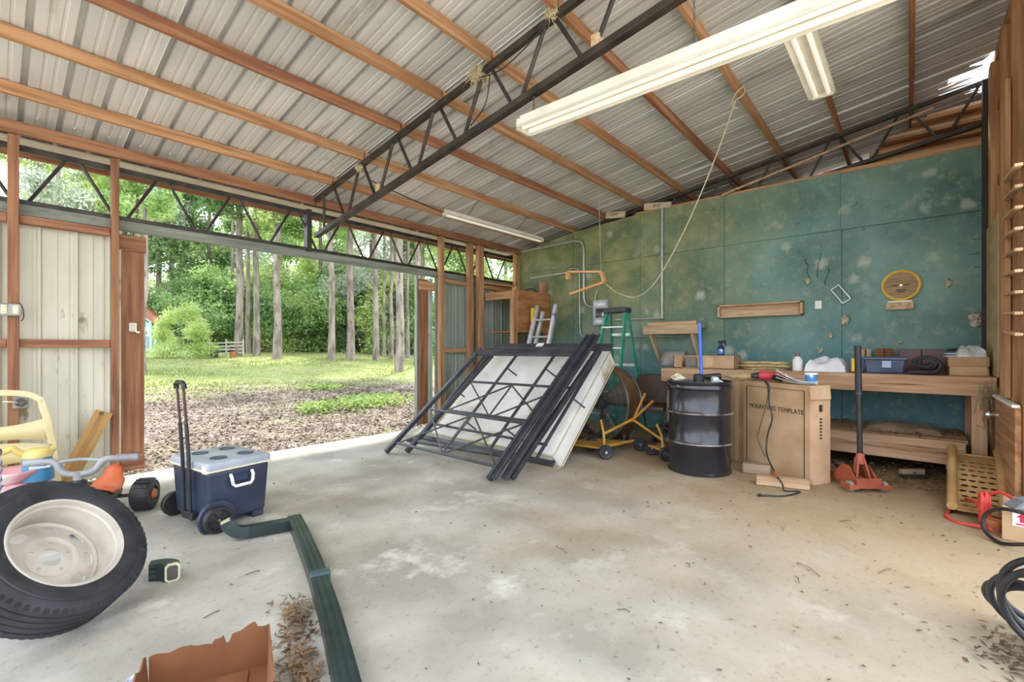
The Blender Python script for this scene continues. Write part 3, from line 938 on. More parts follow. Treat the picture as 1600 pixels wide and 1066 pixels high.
# ---- trailer wheel leaning on the toys
el, az = R(41.1), R(-53.2)
nrm = Vector((math.cos(el) * math.cos(az), math.cos(el) * math.sin(az), math.sin(el)))
Cw = Vector((.225, 2.775, .352)) - nrm * .085
t = thing('trailer_wheel', 'white spoked steel trailer wheel with black tyre leaning on the toys', 'wheel')
M = axisM(Cw, nrm, R(8))
tp = [(.212, -.088), (.222, -.094), (.25, -.1), (.285, -.096), (.308, -.084)]
for k in range(5):
    z0 = -.078 + k * .034
    tp += [(.324, z0), (.326, z0 + .022), (.315, z0 + .025), (.315, z0 + .031)]
tp = tp[:-2] + [(.308, .084), (.285, .096), (.275, .0955), (.272, .099), (.25, .101), (.222, .094), (.212, .088), (.205, .07), (.205, -.07), (.212, -.088)]
MB().lathe(tp, 72, M).build('tyre', rubber, t, smooth=True)
lug = MB()
for k in range(64):
    a = 2 * math.pi * k / 64
    for sgn in (-1, 1):
        lug.box((.298, -.008, sgn * .070 - .012), (.3235, .008, sgn * .070 + .016), M @ Matrix.Rotation(a + (.05 if sgn > 0 else 0), 4, 'Z'))
o = lug.build('tread_lugs', rubber, t); o['kind'] = 'stuff'
MB().lathe([(.205, .094), (.213, .097), (.216, .092), (.208, .080), (.192, .066), (.186, .03), (.181, .01), (.188, -.01), (.19, -.05), (.2, -.08), (.21, -.09), (.212, -.088), (.196, -.05), (.194, .0), (.196, .06), (.205, .094)], 64, M).build('rim_barrel', white_steel, t, smooth=True)
dsk = MB().lathe([(.0, -.024), (.05, -.024), (.085, -.030), (.10, -.022), (.118, -.026), (.150, -.040), (.176, -.046), (.188, -.040), (.188, -.047), (.174, -.053), (.150, -.047), (.118, -.033), (.10, -.029), (.085, -.037), (.05, -.031), (.0, -.031)], 64).build('spoke_disc', white_steel, t, smooth=True)
cutm = MB()
cutm.lathe([(0, .1), (.042, .1), (.042, -.1), (0, -.1)], 32)
for k in range(8):
    cutm.prism([(.124, -.020), (.130, -.028), (.152, -.034), (.166, -.022), (.168, 0), (.166, .022), (.152, .034), (.130, .028), (.124, .020)], .2, Matrix.Rotation(k * math.pi / 4, 4, 'Z') @ Matrix.Translation((0, 0, -.1)))
for k in range(5):
    a = 2 * math.pi * k / 5 + .3
    cutm.lathe([(0, .1), (.0085, .1), (.0085, -.1), (0, -.1)], 12, Matrix.Translation((.068 * math.cos(a), .068 * math.sin(a), 0)))
cut(dsk, cutm); dsk.data.shade_smooth(); dsk.data.set_sharp_from_angle(angle=R(30))
dsk.matrix_basis = M
rebase(t, (.3, 2.95, 0))

# ---- wheeled cooler
navy = mat('navy_cooler_plastic', '#252d3f', '#323b50', 4, rough=.4, spots='#3d4960', sscale=5, samt=.66)
lidg = mat('pale_grey_lid', '#9aa0ab', '#b0b5bf', 4, rough=.4)
lidc = mat('cream_lid_edge', '#d8cdb4', rough=.5)
t = thing('wheeled_cooler', 'navy blue wheeled cooler with pale grey lid and raised pull handle', 'cooler', (.93, 3.42, 0), R(9))
def frust(mb, x0, y0, x1, y1, z0, z1, ins):
    return mb.add([(x0 + ins, y0 + ins, z0), (x1 - ins, y0 + ins, z0), (x1 - ins, y1 - ins, z0), (x0 + ins, y1 - ins, z0), (x0, y0, z1), (x1, y0, z1), (x1, y1, z1), (x0, y1, z1)],
                  [(3, 2, 1, 0), (4, 5, 6, 7), (0, 1, 5, 4), (1, 2, 6, 5), (2, 3, 7, 6), (3, 0, 4, 7)])
bd = frust(MB(), 0, 0, .40, .52, .045, .385, .018).build('body', navy, t, bevel=.022, smooth=True, seg=3)
lid = frust(MB(), -.008, -.008, .41, .53, .385, .445, -.0).build('lid', lidg, t, bevel=.018, smooth=True, seg=3)
MB().box((-.011, -.011, .383), (.413, .533, .397)).build('lid_trim', lidc, lid, bevel=.004)
for (x, y) in ((.12, .13), (.30, .13), (.12, .39), (.30, .39)):
    MB().lathe([(.05, .443), (.052, .452), (.044, .452), (.040, .446), (0, .446)], 28, Matrix.Translation((x, y, 0))).build('cup_holder', blackp if x < 0 else mat('slate_ring', '#4b5563', rough=.5), lid, smooth=True)
MB().box((-.0125, .01, .375), (.02, .07, .43)).build('lid_latch', lidc, lid, bevel=.006)
for y, s in ((-.045, -1), (.565, 1)):
    wz = axisM((.035, y, .085), (0, s, 0))
    w = MB().lathe([(.0, .018), (.03, .02), (.06, .012), (.066, .024), (.082, .022), (.086, .01), (.086, -.02), (.08, -.026), (.0, -.026)], 36, wz).build('wheel', blackp, t, smooth=True)
    sp = MB()
    for k in range(6):
        sp.box((.015, -.006, .012), (.062, .006, .02), wz @ Matrix.Rotation(k * math.pi / 3, 4, 'Z'))
    sp.build('spokes', blackp, w)
    MB().lathe([(0, .027), (.008, .026), (.01, .018)], 14, wz).build('axle_cap', chrome, w, smooth=True)
# wheel arches swelling out of the body
for y, s in ((.0, -1),):
    MB().lathe([(.118, .0), (.112, .016), (.0, .02)], 32, axisM((.05, y, .085), (0, s, 0)), a0=0, a1=360).build('wheel_arch', navy, bd, smooth=True)
for x, s in ((.2, -1),):
    pts = [(.13, -.012, .352), (.13, -.03, .33), (.135, -.034, .29), (.15, -.036, .272), (.25, -.036, .272), (.265, -.034, .29), (.27, -.03, .33), (.27, -.012, .352)]
    MB().tube(pts, .0105, 10).build('swing_handle', mat('white_plastic', '#e8e6e0', rough=.4), t, smooth=True)
    MB().box((.15, -.012, .29), (.25, .003, .345)).build('hand_recess', mat('deep_navy', '#1f2d4a', rough=.5), bd, bevel=.01)
for y in (.20, .29):
    MB().tube([(-.02, y, .06), (-.03, y, .46), (-.045, y, .70)], .012, 8).build('handle_rod', blackp, t, smooth=True)
    MB().tube([(-.045, y, .70), (-.062, y, .945)], .0085, 8).build('handle_rod', mat('dark_red_brown_metal', '#3b2522', '#4a302b', 6, rough=.4), t, smooth=True)
MB().tube([(-.060, .188, .93), (-.064, .192, .962), (-.065, .21, .972), (-.065, .28, .972), (-.064, .298, .962), (-.060, .302, .93)], .0155, 10).build('grip', blackp, t, smooth=True)
MB().box((-.028, .17, .05), (.004, .32, .10)).build('handle_foot', blackp, t, bevel=.006)
MB().box((.30, .03, 0), (.38, .49, .05)).build('foot', navy, t, bevel=.008)

# ---- green downspout lying on the floor
dgreen = mat('green_downspout', '#1b2829', '#2b3939', 5, rough=.35, spots='#75857f', sscale=9, samt=.70)
pale_in = mat('pale_inner_paint', '#b7b792', '#c9c8a8', 8, rough=.6)
def flute(w, h):
    pr = []
    for k in range(7):
        x = -w / 2 + w * k / 6
        pr.append((x, h / 2 + (.0018 if k % 2 else 0)))
    for k in range(7):
        x = w / 2 - w * k / 6
        pr.append((x, -h / 2 - (.0018 if k % 2 else 0)))
    return pr
t = thing('downspout_pipe', 'long green fluted downspout with an elbow lying bent across the floor', 'downspout')
sweep(MB(), flute(.082, .062), spline([(1.345, 3.12, .045), (1.27, 2.85, .045), (1.14, 2.42, .05), (1.07, 2.2, .045), (.955, 1.86, .045), (.84, 1.55, .045), (.70, 1.18, .045)], 5)).build('long_pipe', dgreen, t)
MB().beam((1.088, 2.235, .05), (1.07, 2.185, .05), .094, .076).build('joint_sleeve', mat('green_sleeve', '#34474a', '#4c6061', 8, rough=.35), t, bevel=.006)
sweep(MB(), flute(.07, .062), [(1.33, 3.06, .045), (1.15, 3.115, .045), (1.07, 3.14, .046)]).build('short_pipe', dgreen, t)
el_pts = [(1.075, 3.138, .046), (1.04, 3.15, .048), (1.01, 3.16, .058), (.985, 3.168, .078), (.965, 3.176, .105), (.955, 3.18, .13)]
eb = MB()
for i in range(len(el_pts) - 1):
    a, b = Vector(el_pts[i]), Vector(el_pts[i + 1])
sweep(eb, flute(.076, .066), spline(el_pts, 5), up=(.35, 0, .94))
e = eb.build('elbow', dgreen, t)
sweep(MB(), flute(.062, .05), [(.957, 3.179, .124), (.9535, 3.181, .1335)], up=(.35, 0, .94)).build('elbow_mouth', pale_in, e)
rebase(t, (1.1, 2.5, 0))
# short elbow by the tyre
t = thing('downspout_elbow', 'short loose green downspout elbow beside the tyre', 'downspout', (.62, 2.90, 0), R(-14))
q = []
for k in range(9):
    a = k / 8 * R(80)
    q.append((-.05 + .08 * math.sin(a), 0, .035 + .08 * (1 - math.cos(a))))
eo = sweep(MB(), flute(.085, .06), [(-.075, 0, .035)] + q, up=(-.5, 0, .87)).build('body', dgreen, t)
for k in range(1, 8):
    a = k / 8 * R(80)
    MB().beam((-.05 + .08 * math.sin(a) - .032 * math.sin(a), -.044, .035 + .08 * (1 - math.cos(a)) + .032 * math.cos(a)), (-.05 + .08 * math.sin(a) - .032 * math.sin(a), .044, .035 + .08 * (1 - math.cos(a)) + .032 * math.cos(a)), .006, .008).build('crimp_rib', dgreen, eo)
dirv = Vector((math.cos(R(80)), 0, math.sin(R(80)))); pe = Vector(q[-1])
pr = [(-.046, -.02), (-.034, -.032), (.034, -.032), (.046, -.02), (.046, .02), (.034, .032), (-.034, .032), (-.046, .02)]
sweep(MB(), pr, [tuple(pe - dirv * .004), tuple(pe + dirv * .010)], up=(-.98, 0, .17)).build('mouth_rim', pale_in, t)
sweep(MB(), [(a * .8, b * .72) for a, b in pr], [tuple(pe + dirv * .008), tuple(pe + dirv * .0115)], up=(-.98, 0, .17)).build('mouth_shade_plug', dark_steel, t)  # solid dark plug standing in for the shade inside the mouth
t.rotation_euler = (R(90), 0, R(-20)); t.location = (.625, 2.965, .046)

# ---- ride-on trike with grey handlebars
gplast = mat('grey_toy_plastic', '#7e7f81', '#98999a', 6, rough=.45)
oplast = mat('orange_toy_plastic', '#c75f38', '#d6774f', 5, rough=.4)
cgrey = mat('charcoal_toy_plastic', '#33343a', '#45464d', 6, rough=.45)
t = thing('toy_trike', 'black ride on toy trike with grey handlebars and orange seat', 'toy trike', (.46, 4.18, 0), R(58))
# local +x = back of the trike
body = spline([(-.20, 0, .16), (-.10, 0, .17), (.0, 0, .14), (.12, 0, .14), (.26, 0, .16)], 5)
MB().tube(body, [.05 + .02 * math.sin(i / len(body) * 3.1) for i in range(len(body))], 12).build('spine', cgrey, t, smooth=True)
MB().ball((.02, 0, .15), (.17, .10, .06), 10).build('body_shell', cgrey, t, smooth=True)
MB().grid(lambda u, v: (.02 + .26 * u, (.10 - .035 * u * u) * (2 * v - 1) * (1.1 if u < .8 else .8), .21 + .10 * u ** 3 + .03 * math.cos((2 * v - 1) * 1.5) - .02 * math.sin(u * 3.1)), 12, 8).build('seat', oplast, t, smooth=True, solid=.02)
MB().ball((-.16, 0, .27), (.055, .06, .09), 10).build('steering_head', blackp, t, smooth=True)
MB().box((-.222, -.03, .30), (-.205, .03, .325)).build('badge', oplast, t, bevel=.004)
MB().tube([(-.15, 0, .1), (-.16, 0, .40)], [.03, .026], 12).build('steering_post', gplast, t, smooth=True)
hb = spline([(-.11, -.27, .465), (-.135, -.19, .47), (-.145, -.13, .465), (-.155, -.08, .40), (-.16, 0, .385), (-.155, .08, .40), (-.145, .13, .465), (-.135, .19, .47), (-.11, .27, .465)], 6)
h = MB().tube(hb, .02, 12).build('handlebar', gplast, t, smooth=True)
MB().tube(spline([(-.145, -.14, .46), (-.135, 0, .475), (-.145, .14, .46)], 6), .011, 8).build('cross_bar', gplast, h, smooth=True)
for s in (-1, 1):
    MB().tube([(-.13, s * .185, .47), (-.105, s * .30, .464)], .025, 12).build('grip', gplast, h, smooth=True)
    wz = axisM((.24, s * .20, .115), (0, s, 0))
    w = MB().lathe([(0, .055), (.05, .05), (.06, .06), (.10, .058), (.112, .04), (.114, -.02), (.112, -.05), (.1, -.06), (0, -.06)], 30, wz).build('rear_wheel', blackp, t, smooth=True)
    tr = MB()
    for k in range(18):
        tr.box((.108, -.006, -.045), (.119, .006, .045), wz @ Matrix.Rotation(k * math.pi / 9, 4, 'Z') )
    tr.build('tread', blackp, w)
    MB().lathe([(0, .07), (.03, .068), (.038, .055)], 18, wz).build('hub_cap', oplast, w, smooth=True)
MB().tube([(.24, -.19, .115), (.24, .19, .115)], .014, 8).build('axle', dark_steel, t, smooth=True)
wz = axisM((-.17, 0, .115), (0, 1, 0))
MB().lathe([(0, .03), (.08, .035), (.112, .025), (.115, 0), (.112, -.025), (.08, -.035), (0, -.03)], 30, wz).build('front_wheel', blackp, t, smooth=True)
for s in (-1, 1):
    MB().ball((-.17, s * .07, .13), (.07, .03, .05), 8).build('pedal', gplast, t, smooth=True)

# ---- second toy: yellow handlebar on a blue column
yplast = mat('yellow_toy_plastic', '#d2b75e', '#e0c97d', 5, rough=.45, spots='#c9a94c', sscale=5, samt=.68)
bplast = mat('blue_toy_plastic', '#3379a0', '#4489b0', 5, rough=.4)
pplast = mat('pink_white_plastic', '#d99a9c', '#e9dcd8', 4, rough=.45, lo=.45, hi=.55)
t = thing('toddler_scooter', 'toddler ride on toy with yellow handlebar on a blue column', 'toy', (.215, 4.50, 0), R(5))
MB().lathe([(.085, .30), (.08, .36), (.07, .455), (.0, .46)], 20).build('steering_column', bplast, t, smooth=True)
MB().box((-.05, -.085, .385), (.05, -.066, .42)).build('column_sticker', mat('pale_sticker', '#cfe0e6'), t, bevel=.003)
MB().lathe([(.074, .455), (.078, .47), (.07, .50), (.055, .51), (0, .515)], 20).build('column_cap', yplast, t, smooth=True)
MB().tube(spline([(-.25, -.0, .505), (-.16, 0, .515), (-.12, 0, .53), (-.09, 0, .50), (-.05, 0, .485), (.05, 0, .485), (.08, .02, .495)], 5), .021, 10).build('handlebar', yplast, t, smooth=True)
MB().grid(lambda u, v: (-.13 + .16 * math.cos(6.2832 * u) * v, .02 + .14 * math.sin(6.2832 * u) * v, .30 + .08 * v * v), 20, 6, cu=True).build('seat', pplast, t, smooth=True, solid=.015)
MB().ball((-.04, .03, .2), (.17, .12, .11), 10).build('body_shell', pplast, t, smooth=True)
for s in (-1, 1):
    MB().lathe([(0, .03), (.08, .03), (.095, .015), (.095, -.015), (.08, -.03), (0, -.03)], 24, axisM((-.05 + s * .13, .03, .095), (1, 0, 0))).build('wheel', bplast, t, smooth=True)

# ---- pale yellow plastic chair
ychair = mat('sun_faded_yellow_plastic', '#d0c08c', '#ddcfa4', 3, rough=.5, spots='#c7ad62', sscale=4, samt=.66)
t = thing('plastic_chair', 'sun faded yellow plastic chair by the left studs', 'chair', (.035, 5.12, 0))
def back_pt(x, z): return (x, .02 - .05 * (z - .3), z)
for s in (-1, 1):
    sweep(MB(), [(-.022, -.018), (.022, -.018), (.022, .018), (-.022, .018)], [back_pt(s * a, z) for a, z in ((.33, 0), (.315, .2), (.295, .4), (.265, .62), (.225, .80))], up=(0, 1, 0)).build('back_post', ychair, t, bevel=.004)
    sweep(MB(), [(-.02, -.02), (.02, -.02), (.02, .02), (-.02, .02)], [(s * .30, -.38, 0), (s * .285, -.36, .32)], up=(0, 1, 0)).build('front_leg', ychair, t, bevel=.004)
sweep(MB(), [(-.022, -.022), (.022, -.022), (.022, .022), (-.022, .022)], spline([back_pt(-.235, .79), back_pt(-.15, .845), back_pt(0, .865), back_pt(.15, .845), back_pt(.235, .79)], 5), up=(0, 1, 0)).build('top_rail', ychair, t, bevel=.005)
MB().grid(lambda u, v: (lambda x: (x, .02 - .05 * .2 - .035 * (1 - (x / .29) ** 2), (.655 - .045 * math.cos(x / .28 * 1.57) if v > .5 else .475 + .035 * math.cos(x / .28 * 1.57)) if True else 0))((2 * u - 1) * .275), 16, 1).build('back_band', ychair, t, smooth=True, solid=.012)
MB().grid(lambda u, v: (lambda x: (x, .0 - .03 * (1 - (x / .3) ** 2), (.44 - .0 + .045 * math.cos(x / .29 * 1.57)) * v + (.33) * (1 - v)))((2 * u - 1) * .285), 16, 2).build('lower_back_panel', ychair, t, smooth=True, solid=.012)
for k in range(3): pass
MB().grid(lambda u, v: ((2 * u - 1) * .29, -.38 + .38 * v, .31 - .015 * math.sin(3.14 * u)), 10, 6).build('seat', ychair, t, smooth=True, solid=.02)

# ---- braided pole at the picture edge
t = thing('braided_pole', 'white and purple braided pole at the left picture edge', 'pole', (.018, 3.66, 0))
MB().tube([(0, 0, 0), (0, 0, .62)], .021, 14).build('pole', mat('white_cord', '#d9d3d6', rough=.7), t, smooth=True)
for s in (0, 1):
    MB().tube([(.022 * math.cos(a * .9 + s * 3.14), .022 * math.sin(a * .9 + s * 3.14), .02 + a * .0125) for a in range(0, 48)], .006, 6).build('purple_braid', mat('purple_cord', '#7d6d94', rough=.7), t, smooth=True)
MB().tube([(.02 * math.cos(a / 12 * 6.283), 0, .645 + .022 * math.sin(a / 12 * 6.283)) for a in range(12)], .006, 8, closed=True).build('end_ring', dark_steel, t, smooth=True)

# ---- plank leaning between the studs
t = thing('leaning_plank', 'short brown plank leaning on the siding beside the door post', 'plank')
board('plank', (.38, 5.30, .0), (.68, 5.50, .62), .125, .04, mat('worn_plank', '#8f6a3c', '#b18a54', 3, (.5, 7, 7), .8, bump=.15, spots='#5d4022', sscale=2, samt=.62), t, up=(0, -1, .2))
MB().ball((.655, 5.49, .60), (.035, .02, .03), 8).build('dirt_clump', mat('leaf_dirt', '#5d4630', '#7a6045', 30, rough=1, bump=.6), t)
rebase(t, (.4, 5.33, 0))

# ---- outlets on the studs
cream = mat('cream_outlet', '#e0d9b8', rough=.5)
def outlet(name, label, loc, w, h, n, mbox=chrome):
    t = thing(name, label, 'outlet', loc)
    MB().box((-w / 2, -.045, -h / 2), (w / 2, 0, h / 2)).build('box', mbox, t, bevel=.004)
    for i in range(n):
        x = -w / 2 + w * (i + .5) / n
        f = MB().box((x - .017, -.056, -.035), (x + .017, -.044, .035)).build('receptacle', cream, t, bevel=.004)
        sl = MB()
        for z in (-.018, .018):
            sl.box((x - .007, -.0575, z - .005), (x - .005, -.055, z + .005)); sl.box((x + .005, -.0575, z - .005), (x + .007, -.055, z + .005))
        sl.build('slots', blackp, f)
    return t
t = outlet('electrical_outlet', 'open double steel outlet box with cream sockets on the leftmost stud', (.105, 5.51, 1.51), .13, .10, 2, mat('zinc_box', '#7c7b74', '#98978f', 10, rough=.45, metal=.5))
MB().tube(spline([(.05, -.04, .06), (.07, -.055, .02), (.075, -.05, -.06), (.06, -.045, -.09)], 5), .004, 6).build('wire', blackp, t, smooth=True)
t = thing('round_socket', 'round metal socket plate low on the leftmost stud', 'outlet', (.165, 5.50, .755))
MB().box((-.045, -.012, -.05), (.045, 0, .05)).build('plate', MATS['zinc_box'], t, bevel=.004)
MB().lathe([(.034, 0), (.036, .012), (.026, .014), (.022, .004), (0, .004)], 24, axisM((0, -.012, 0), (0, -1, 0))).build('socket', dark_steel, t, smooth=True)
MB().tube(spline([(-.02, -.03, 0), (-.05, -.05, .01), (-.1, -.04, .015)], 5), .006, 6).build('cable', cream, t, smooth=True)
t = outlet('electrical_outlet', 'small single outlet on the broad red brown door post', (.905, YF + .12, 1.40), .055, .085, 1, mat('white_plastic', '#e8e6e0', rough=.4))
MB().tube(spline([(.01, -.05, -.03), (.03, -.06, -.05), (.045, -.05, -.045)], 5), .008, 6).build('plug', MATS['white_plastic'], t, smooth=True)

# ---- torn cardboard box at the bottom edge
t = thing('torn_cardboard_box', 'torn open brown cardboard box lying at the bottom edge', 'cardboard box', (.36, 1.975, 0), math.atan2(-.145, .33))
Lb, Wb, Hb = .365, .30, .155
def torn(u):  # uneven torn upper edge
    return Hb - .022 * (1 - u) + .018 * math.sin(u * 9) * (u > .3) * (u < .9) + .004 * math.sin(u * 31) + (.018 if .52 < u < .62 else 0) - (.02 if .62 < u < .66 else 0)
def wallm(f, n=40, th=.005):
    return MB().grid(f, n, 1)
wallm(lambda u, v: (Lb * u, 0, torn(u) * v)).build('back_panel', card_dark, t, solid=.005)
wallm(lambda u, v: (Lb + .03 * v * u, -Wb * u, Hb * (1 + .02 * math.sin(u * 17)) * v)).build('side_panel', card_dark, t, solid=.005)
wallm(lambda u, v: (-.01 * v, -Wb * u, (Hb - .02 + .01 * math.sin(u * 23)) * v)).build('side_panel', card_dark, t, solid=.005)
MB().grid(lambda u, v: (Lb * u, -Wb * v, .004), 4, 4).build('bottom_panel', card_dark, t, solid=.005)
wallm(lambda u, v: (Lb * u, -Wb - .04 * v, (Hb * .55 + .01 * math.sin(u * 13)) * v)).build('front_panel', card_dark, t, solid=.005)
MB().grid(lambda u, v: (Lb * .55 + .10 * u, -.02 - .25 * v, .010 + .003 * math.sin(u * 3.1)), 4, 6).build('bottom_flap', card_dark, t, solid=.004)
# crumpled magazine
t = MB().grid(lambda u, v: (.16 * (u - .5), .10 * (v - .5), .03 + .03 * math.sin(u * 5) * math.cos(v * 4) + .008 * math.sin(u * 21 + v * 9)), 16, 10).build(
    'crumpled_magazine', mat('blue_purple_print', '#6d7894', '#c3bccb', 14, (1, 3, 1), .4, spots='#2f4454', sscale=16, samt=.56, lo=.45, hi=.55), solid=.006, smooth=True, loc=(.255, 2.015, .0), rot=(0, 0, R(-20)))
tag(t, 'crumpled blue and purple printed magazine beside the torn box', 'magazine')
# ================================================================== bed pieces and the middle
bedm = mat('black_bed_metal', '#34353a', '#46484c', 5, rough=.4, metal=.25, spots='#555558', sscale=8, samt=.68)
_d = Vector((1.28, 0, 1.17)).normalized(); _n = Vector((-1.17, 0, 1.28)).normalized()
def PL(y, tt, off=0, lift=0):
    return Vector((2.92 + off, y, 0)) + _d * tt + _n * lift
def tb(name, a, b, w, parent, off, h=None, lift=0, m=None):
    return board(name, PL(*a, off, lift), PL(*b, off, lift), w, h or w, m or bedm, parent, up=_n, bevel=.002)
# footboard: nearest layer
t = thing('bed_footboard', 'black metal bed footboard with crossed bars, nearest of the stacked frames', 'bed frame')
tb('post', (4.46, .03), (4.22, 1.72), .05, t, 0); tb('post', (2.84, .03), (2.72, 1.74), .05, t, 0)
tb('top_rail', (4.24, 1.68), (2.71, 1.69), .06, t, 0, .04)
tb('cross_rail', (4.30, .70), (2.80, .69), .026, t, 0, .018); tb('cross_rail', (4.40, .175), (2.86, .17), .026, t, 0, .018)
for a, b in (((4.29, .70), (3.63, .19)), ((3.54, .70), (2.88, .19)), ((3.58, .69), (4.36, .19)), ((2.84, .68), (3.58, .19)), ((3.57, .70), (3.61, .18))):
    tb('lattice_bar', a, b, .018, t, 0, .014)
for y, tt in ((4.22, 1.735), (2.72, 1.755)):
    o = MB().ball(PL(y, tt, 0), .03, 8).build('finial', bedm, t, smooth=True)
rebase(t, (2.94, 3.65, 0))
# headboard behind it
t = thing('bed_headboard', 'black metal bed headboard with crossed bars, behind the footboard', 'bed frame')
tb('post', (4.27, .04), (4.07, 1.64), .05, t, .14); tb('post', (2.70, .04), (2.54, 1.78), .05, t, .14)
tb('top_rail', (4.11, 1.81), (2.40, 1.79), .075, t, .14, .04)
tb('cross_rail', (4.10, 1.16), (2.62, 1.17), .026, t, .14, .018); tb('cross_rail', (4.41, .19), (2.70, .26), .04, t, .14, .03)
tb('cross_rail', (4.22, .69), (2.64, .69), .022, t, .14, .016)
for a, b in (((4.10, 1.16), (3.45, .69)), ((3.40, 1.14), (2.72, .69)), ((3.42, 1.15), (4.12, .69)), ((2.70, 1.16), (3.38, .69)), ((3.41, 1.15), (3.44, .69))):
    tb('lattice_bar', a, b, .018, t, .14, .014)
o = MB().box((-.05, -.028, -.004), (.05, .028, .004)).build('label_sticker', mat('white_label', '#e3e2de', '#b9c0cc', 25, rough=.4, lo=.5, hi=.58), t)
o.matrix_basis = frame(PL(3.42, 1.81, .14, .024), PL(3.32, 1.81, .14, .024), _n)
rebase(t, (3.08, 3.5, 0))
# slatted bed base
t = thing('bed_base_frame', 'black metal slatted bed base with short legs, lying against the mattress', 'bed frame')
for y0, y1 in ((3.86, 3.78), (3.26, 3.19), (2.65, 2.60), (4.42, 4.34)):
    tb('long_bar', (y0, .20), (y1, 1.75), .026, t, .30, .026)
tb('end_bar', (4.45, .21), (2.45, .21), .05, t, .30, .035); tb('end_bar', (4.38, 1.74), (2.56, 1.77), .05, t, .30, .035); tb('mid_bar', (4.40, .42), (2.62, .40), .022, t, .30)
for y, tt in ((3.78, 1.40), (3.20, 1.42), (2.61, 1.0), (3.84, .52), (3.25, .52), (4.40, .98)):
    a = PL(y, tt, .30); b = a + Vector((.06, -.10, -.09))
    MB().tube([a, b], .010, 8).build('leg', bedm, t, smooth=True)
o = MB().box((-.035, -.02, -.004), (.035, .02, .004)).build('end_bracket', bedm, t); o.matrix_basis = frame(PL(2.45, .18, .30), PL(2.45, .25, .30), (0, -1, 0))
rebase(t, (3.22, 3.4, 0))
# side rails: two channels strapped over the right post
for k, (y0, y1, off, lb) in enumerate(((2.765, 2.635, .0, 'black steel channel leaning on the frames, left rail of the pair'), (2.675, 2.575, .05, 'black steel channel leaning on the frames, right rail of the pair'))):
    t = thing('bed_side_rail', lb, 'bed rail', group='bed side rails')
    a, b = PL(y0, .03, off, .035), PL(y1, 1.95, off, .035)
    board('rail_web', a, b, .075, .012, bedm, t, up=_n)
    sd = (b - a).normalized().cross(_n)
    for s in (-1, 1):
        board('rail_flange', a + sd * s * .036 + _n * .012, b + sd * s * .036 + _n * .012, .010, .034, bedm, t, up=_n)
    rebase(t, tuple(a - Vector((0, 0, a.z))))
# mattress
matm = mat('stained_white_ticking', '#d9d5cb', '#e8e5dd', 2.5, rough=.85, bump=.05, bscale=60, spots='#b5a27a', sscale=1.5, samt=.58)
t = thing('mattress', 'old white mattress with tan stains leaning behind the black bed frames', 'mattress')
mb = MB()
p = [PL(y, tt, .50, -th) for y in (2.60, 4.46) for tt in (.23, 1.74) for th in (0, .20)]
mb.add(p, [(0, 1, 3, 2), (4, 6, 7, 5), (0, 4, 5, 1), (2, 3, 7, 6), (0, 2, 6, 4), (1, 5, 7, 3)])
o = mb.build('ticking', matm, t, bevel=.028, smooth=True, seg=3)
for th in (.004, .196):
    pts = [PL(y, tt, .50, -th) for y, tt in ((2.594, .25), (2.594, 1.72), (2.62, 1.746), (4.44, 1.746), (4.466, 1.72), (4.466, .25), (4.44, .224), (2.62, .224))]
    MB().tube(pts, .007, 6, closed=True).build('piping', mat('tan_piping', '#b7a986', '#cfc3a4', 8, rough=.8), o, smooth=True)
rebase(t, (3.7, 3.5, 0))

# ---- drum fan behind the mattress
t = thing('drum_fan', 'large rusty drum fan behind the mattress', 'fan', (5.15, 2.96, 0))
rust = mat('rusty_drum', '#5f432c', '#8a6a48', 4, rough=.6, metal=.2, spots='#33302e', sscale=4, samt=.52)
fn = Vector((-.95, .06, .06))
M = axisM((0, 0, .50), fn)
MB().lathe([(.46, .17), (.475, .17), (.475, -.17), (.46, -.17), (.45, 0), (.46, .17)], 56, M).build('drum', rust, t, smooth=True)
for z in (.16, -.15):
    MB().tube([M @ Vector((.475 * math.cos(a * math.pi / 24), .475 * math.sin(a * math.pi / 24), z)) for a in range(48)], .012, 6, closed=True).build('rim_band', dark_steel, t, smooth=True)
g = MB()
for k in range(24):
    a = k * math.pi / 12
    g.tube([M @ Vector((.06 * math.cos(a), .06 * math.sin(a), .185)), M @ Vector((.47 * math.cos(a), .47 * math.sin(a), .17))], .0025, 5)
for r_ in (.08, .15, .22, .29, .36, .43):
    g.tube([M @ Vector((r_ * math.cos(a * math.pi / 20), r_ * math.sin(a * math.pi / 20), .182)) for a in range(40)], .0025, 5, closed=True)
g.build('guard', dark_steel, t)
bl = mat('fan_blade_grey', '#6e6b62', '#8a867b', 5, rough=.5, metal=.3)
for k in range(4):
    a0 = k * math.pi / 2 + .3
    MB().grid(lambda u, v: tuple(M @ Vector(((.07 + .36 * u) * math.cos(a0 + (v - .5) * (1.0 - .2 * u)), (.07 + .36 * u) * math.sin(a0 + (v - .5) * (1.0 - .2 * u)), .05 + .10 * (v - .5)))), 8, 6).build('blade', bl, t, smooth=True, solid=.003)
MB().lathe([(0, .12), (.07, .12), (.08, .1), (.08, -.02), (0, -.02)], 20, M).build('motor_hub', dark_steel, t, smooth=True)
for s in (-1, 1):
    sd = fn.cross(Vector((0, 0, 1))).normalized() * s
    MB().tube([sd * .30 + Vector((0, 0, .15)), sd * .36 + Vector((-.05, 0, .02))], .018, 8).build('foot', dark_steel, t, smooth=True)
    MB().lathe([(0, .02), (.05, .02), (.05, -.02), (0, -.02)], 18, axisM(tuple(sd * .34 + Vector((.18, .1, .05))), sd)).build('caster', blackp, t, smooth=True)
    MB().tube([sd * .33 + Vector((0, 0, .12)), sd * .34 + Vector((.18, .1, .05))], .014, 8).build('stay', dark_steel, t, smooth=True)

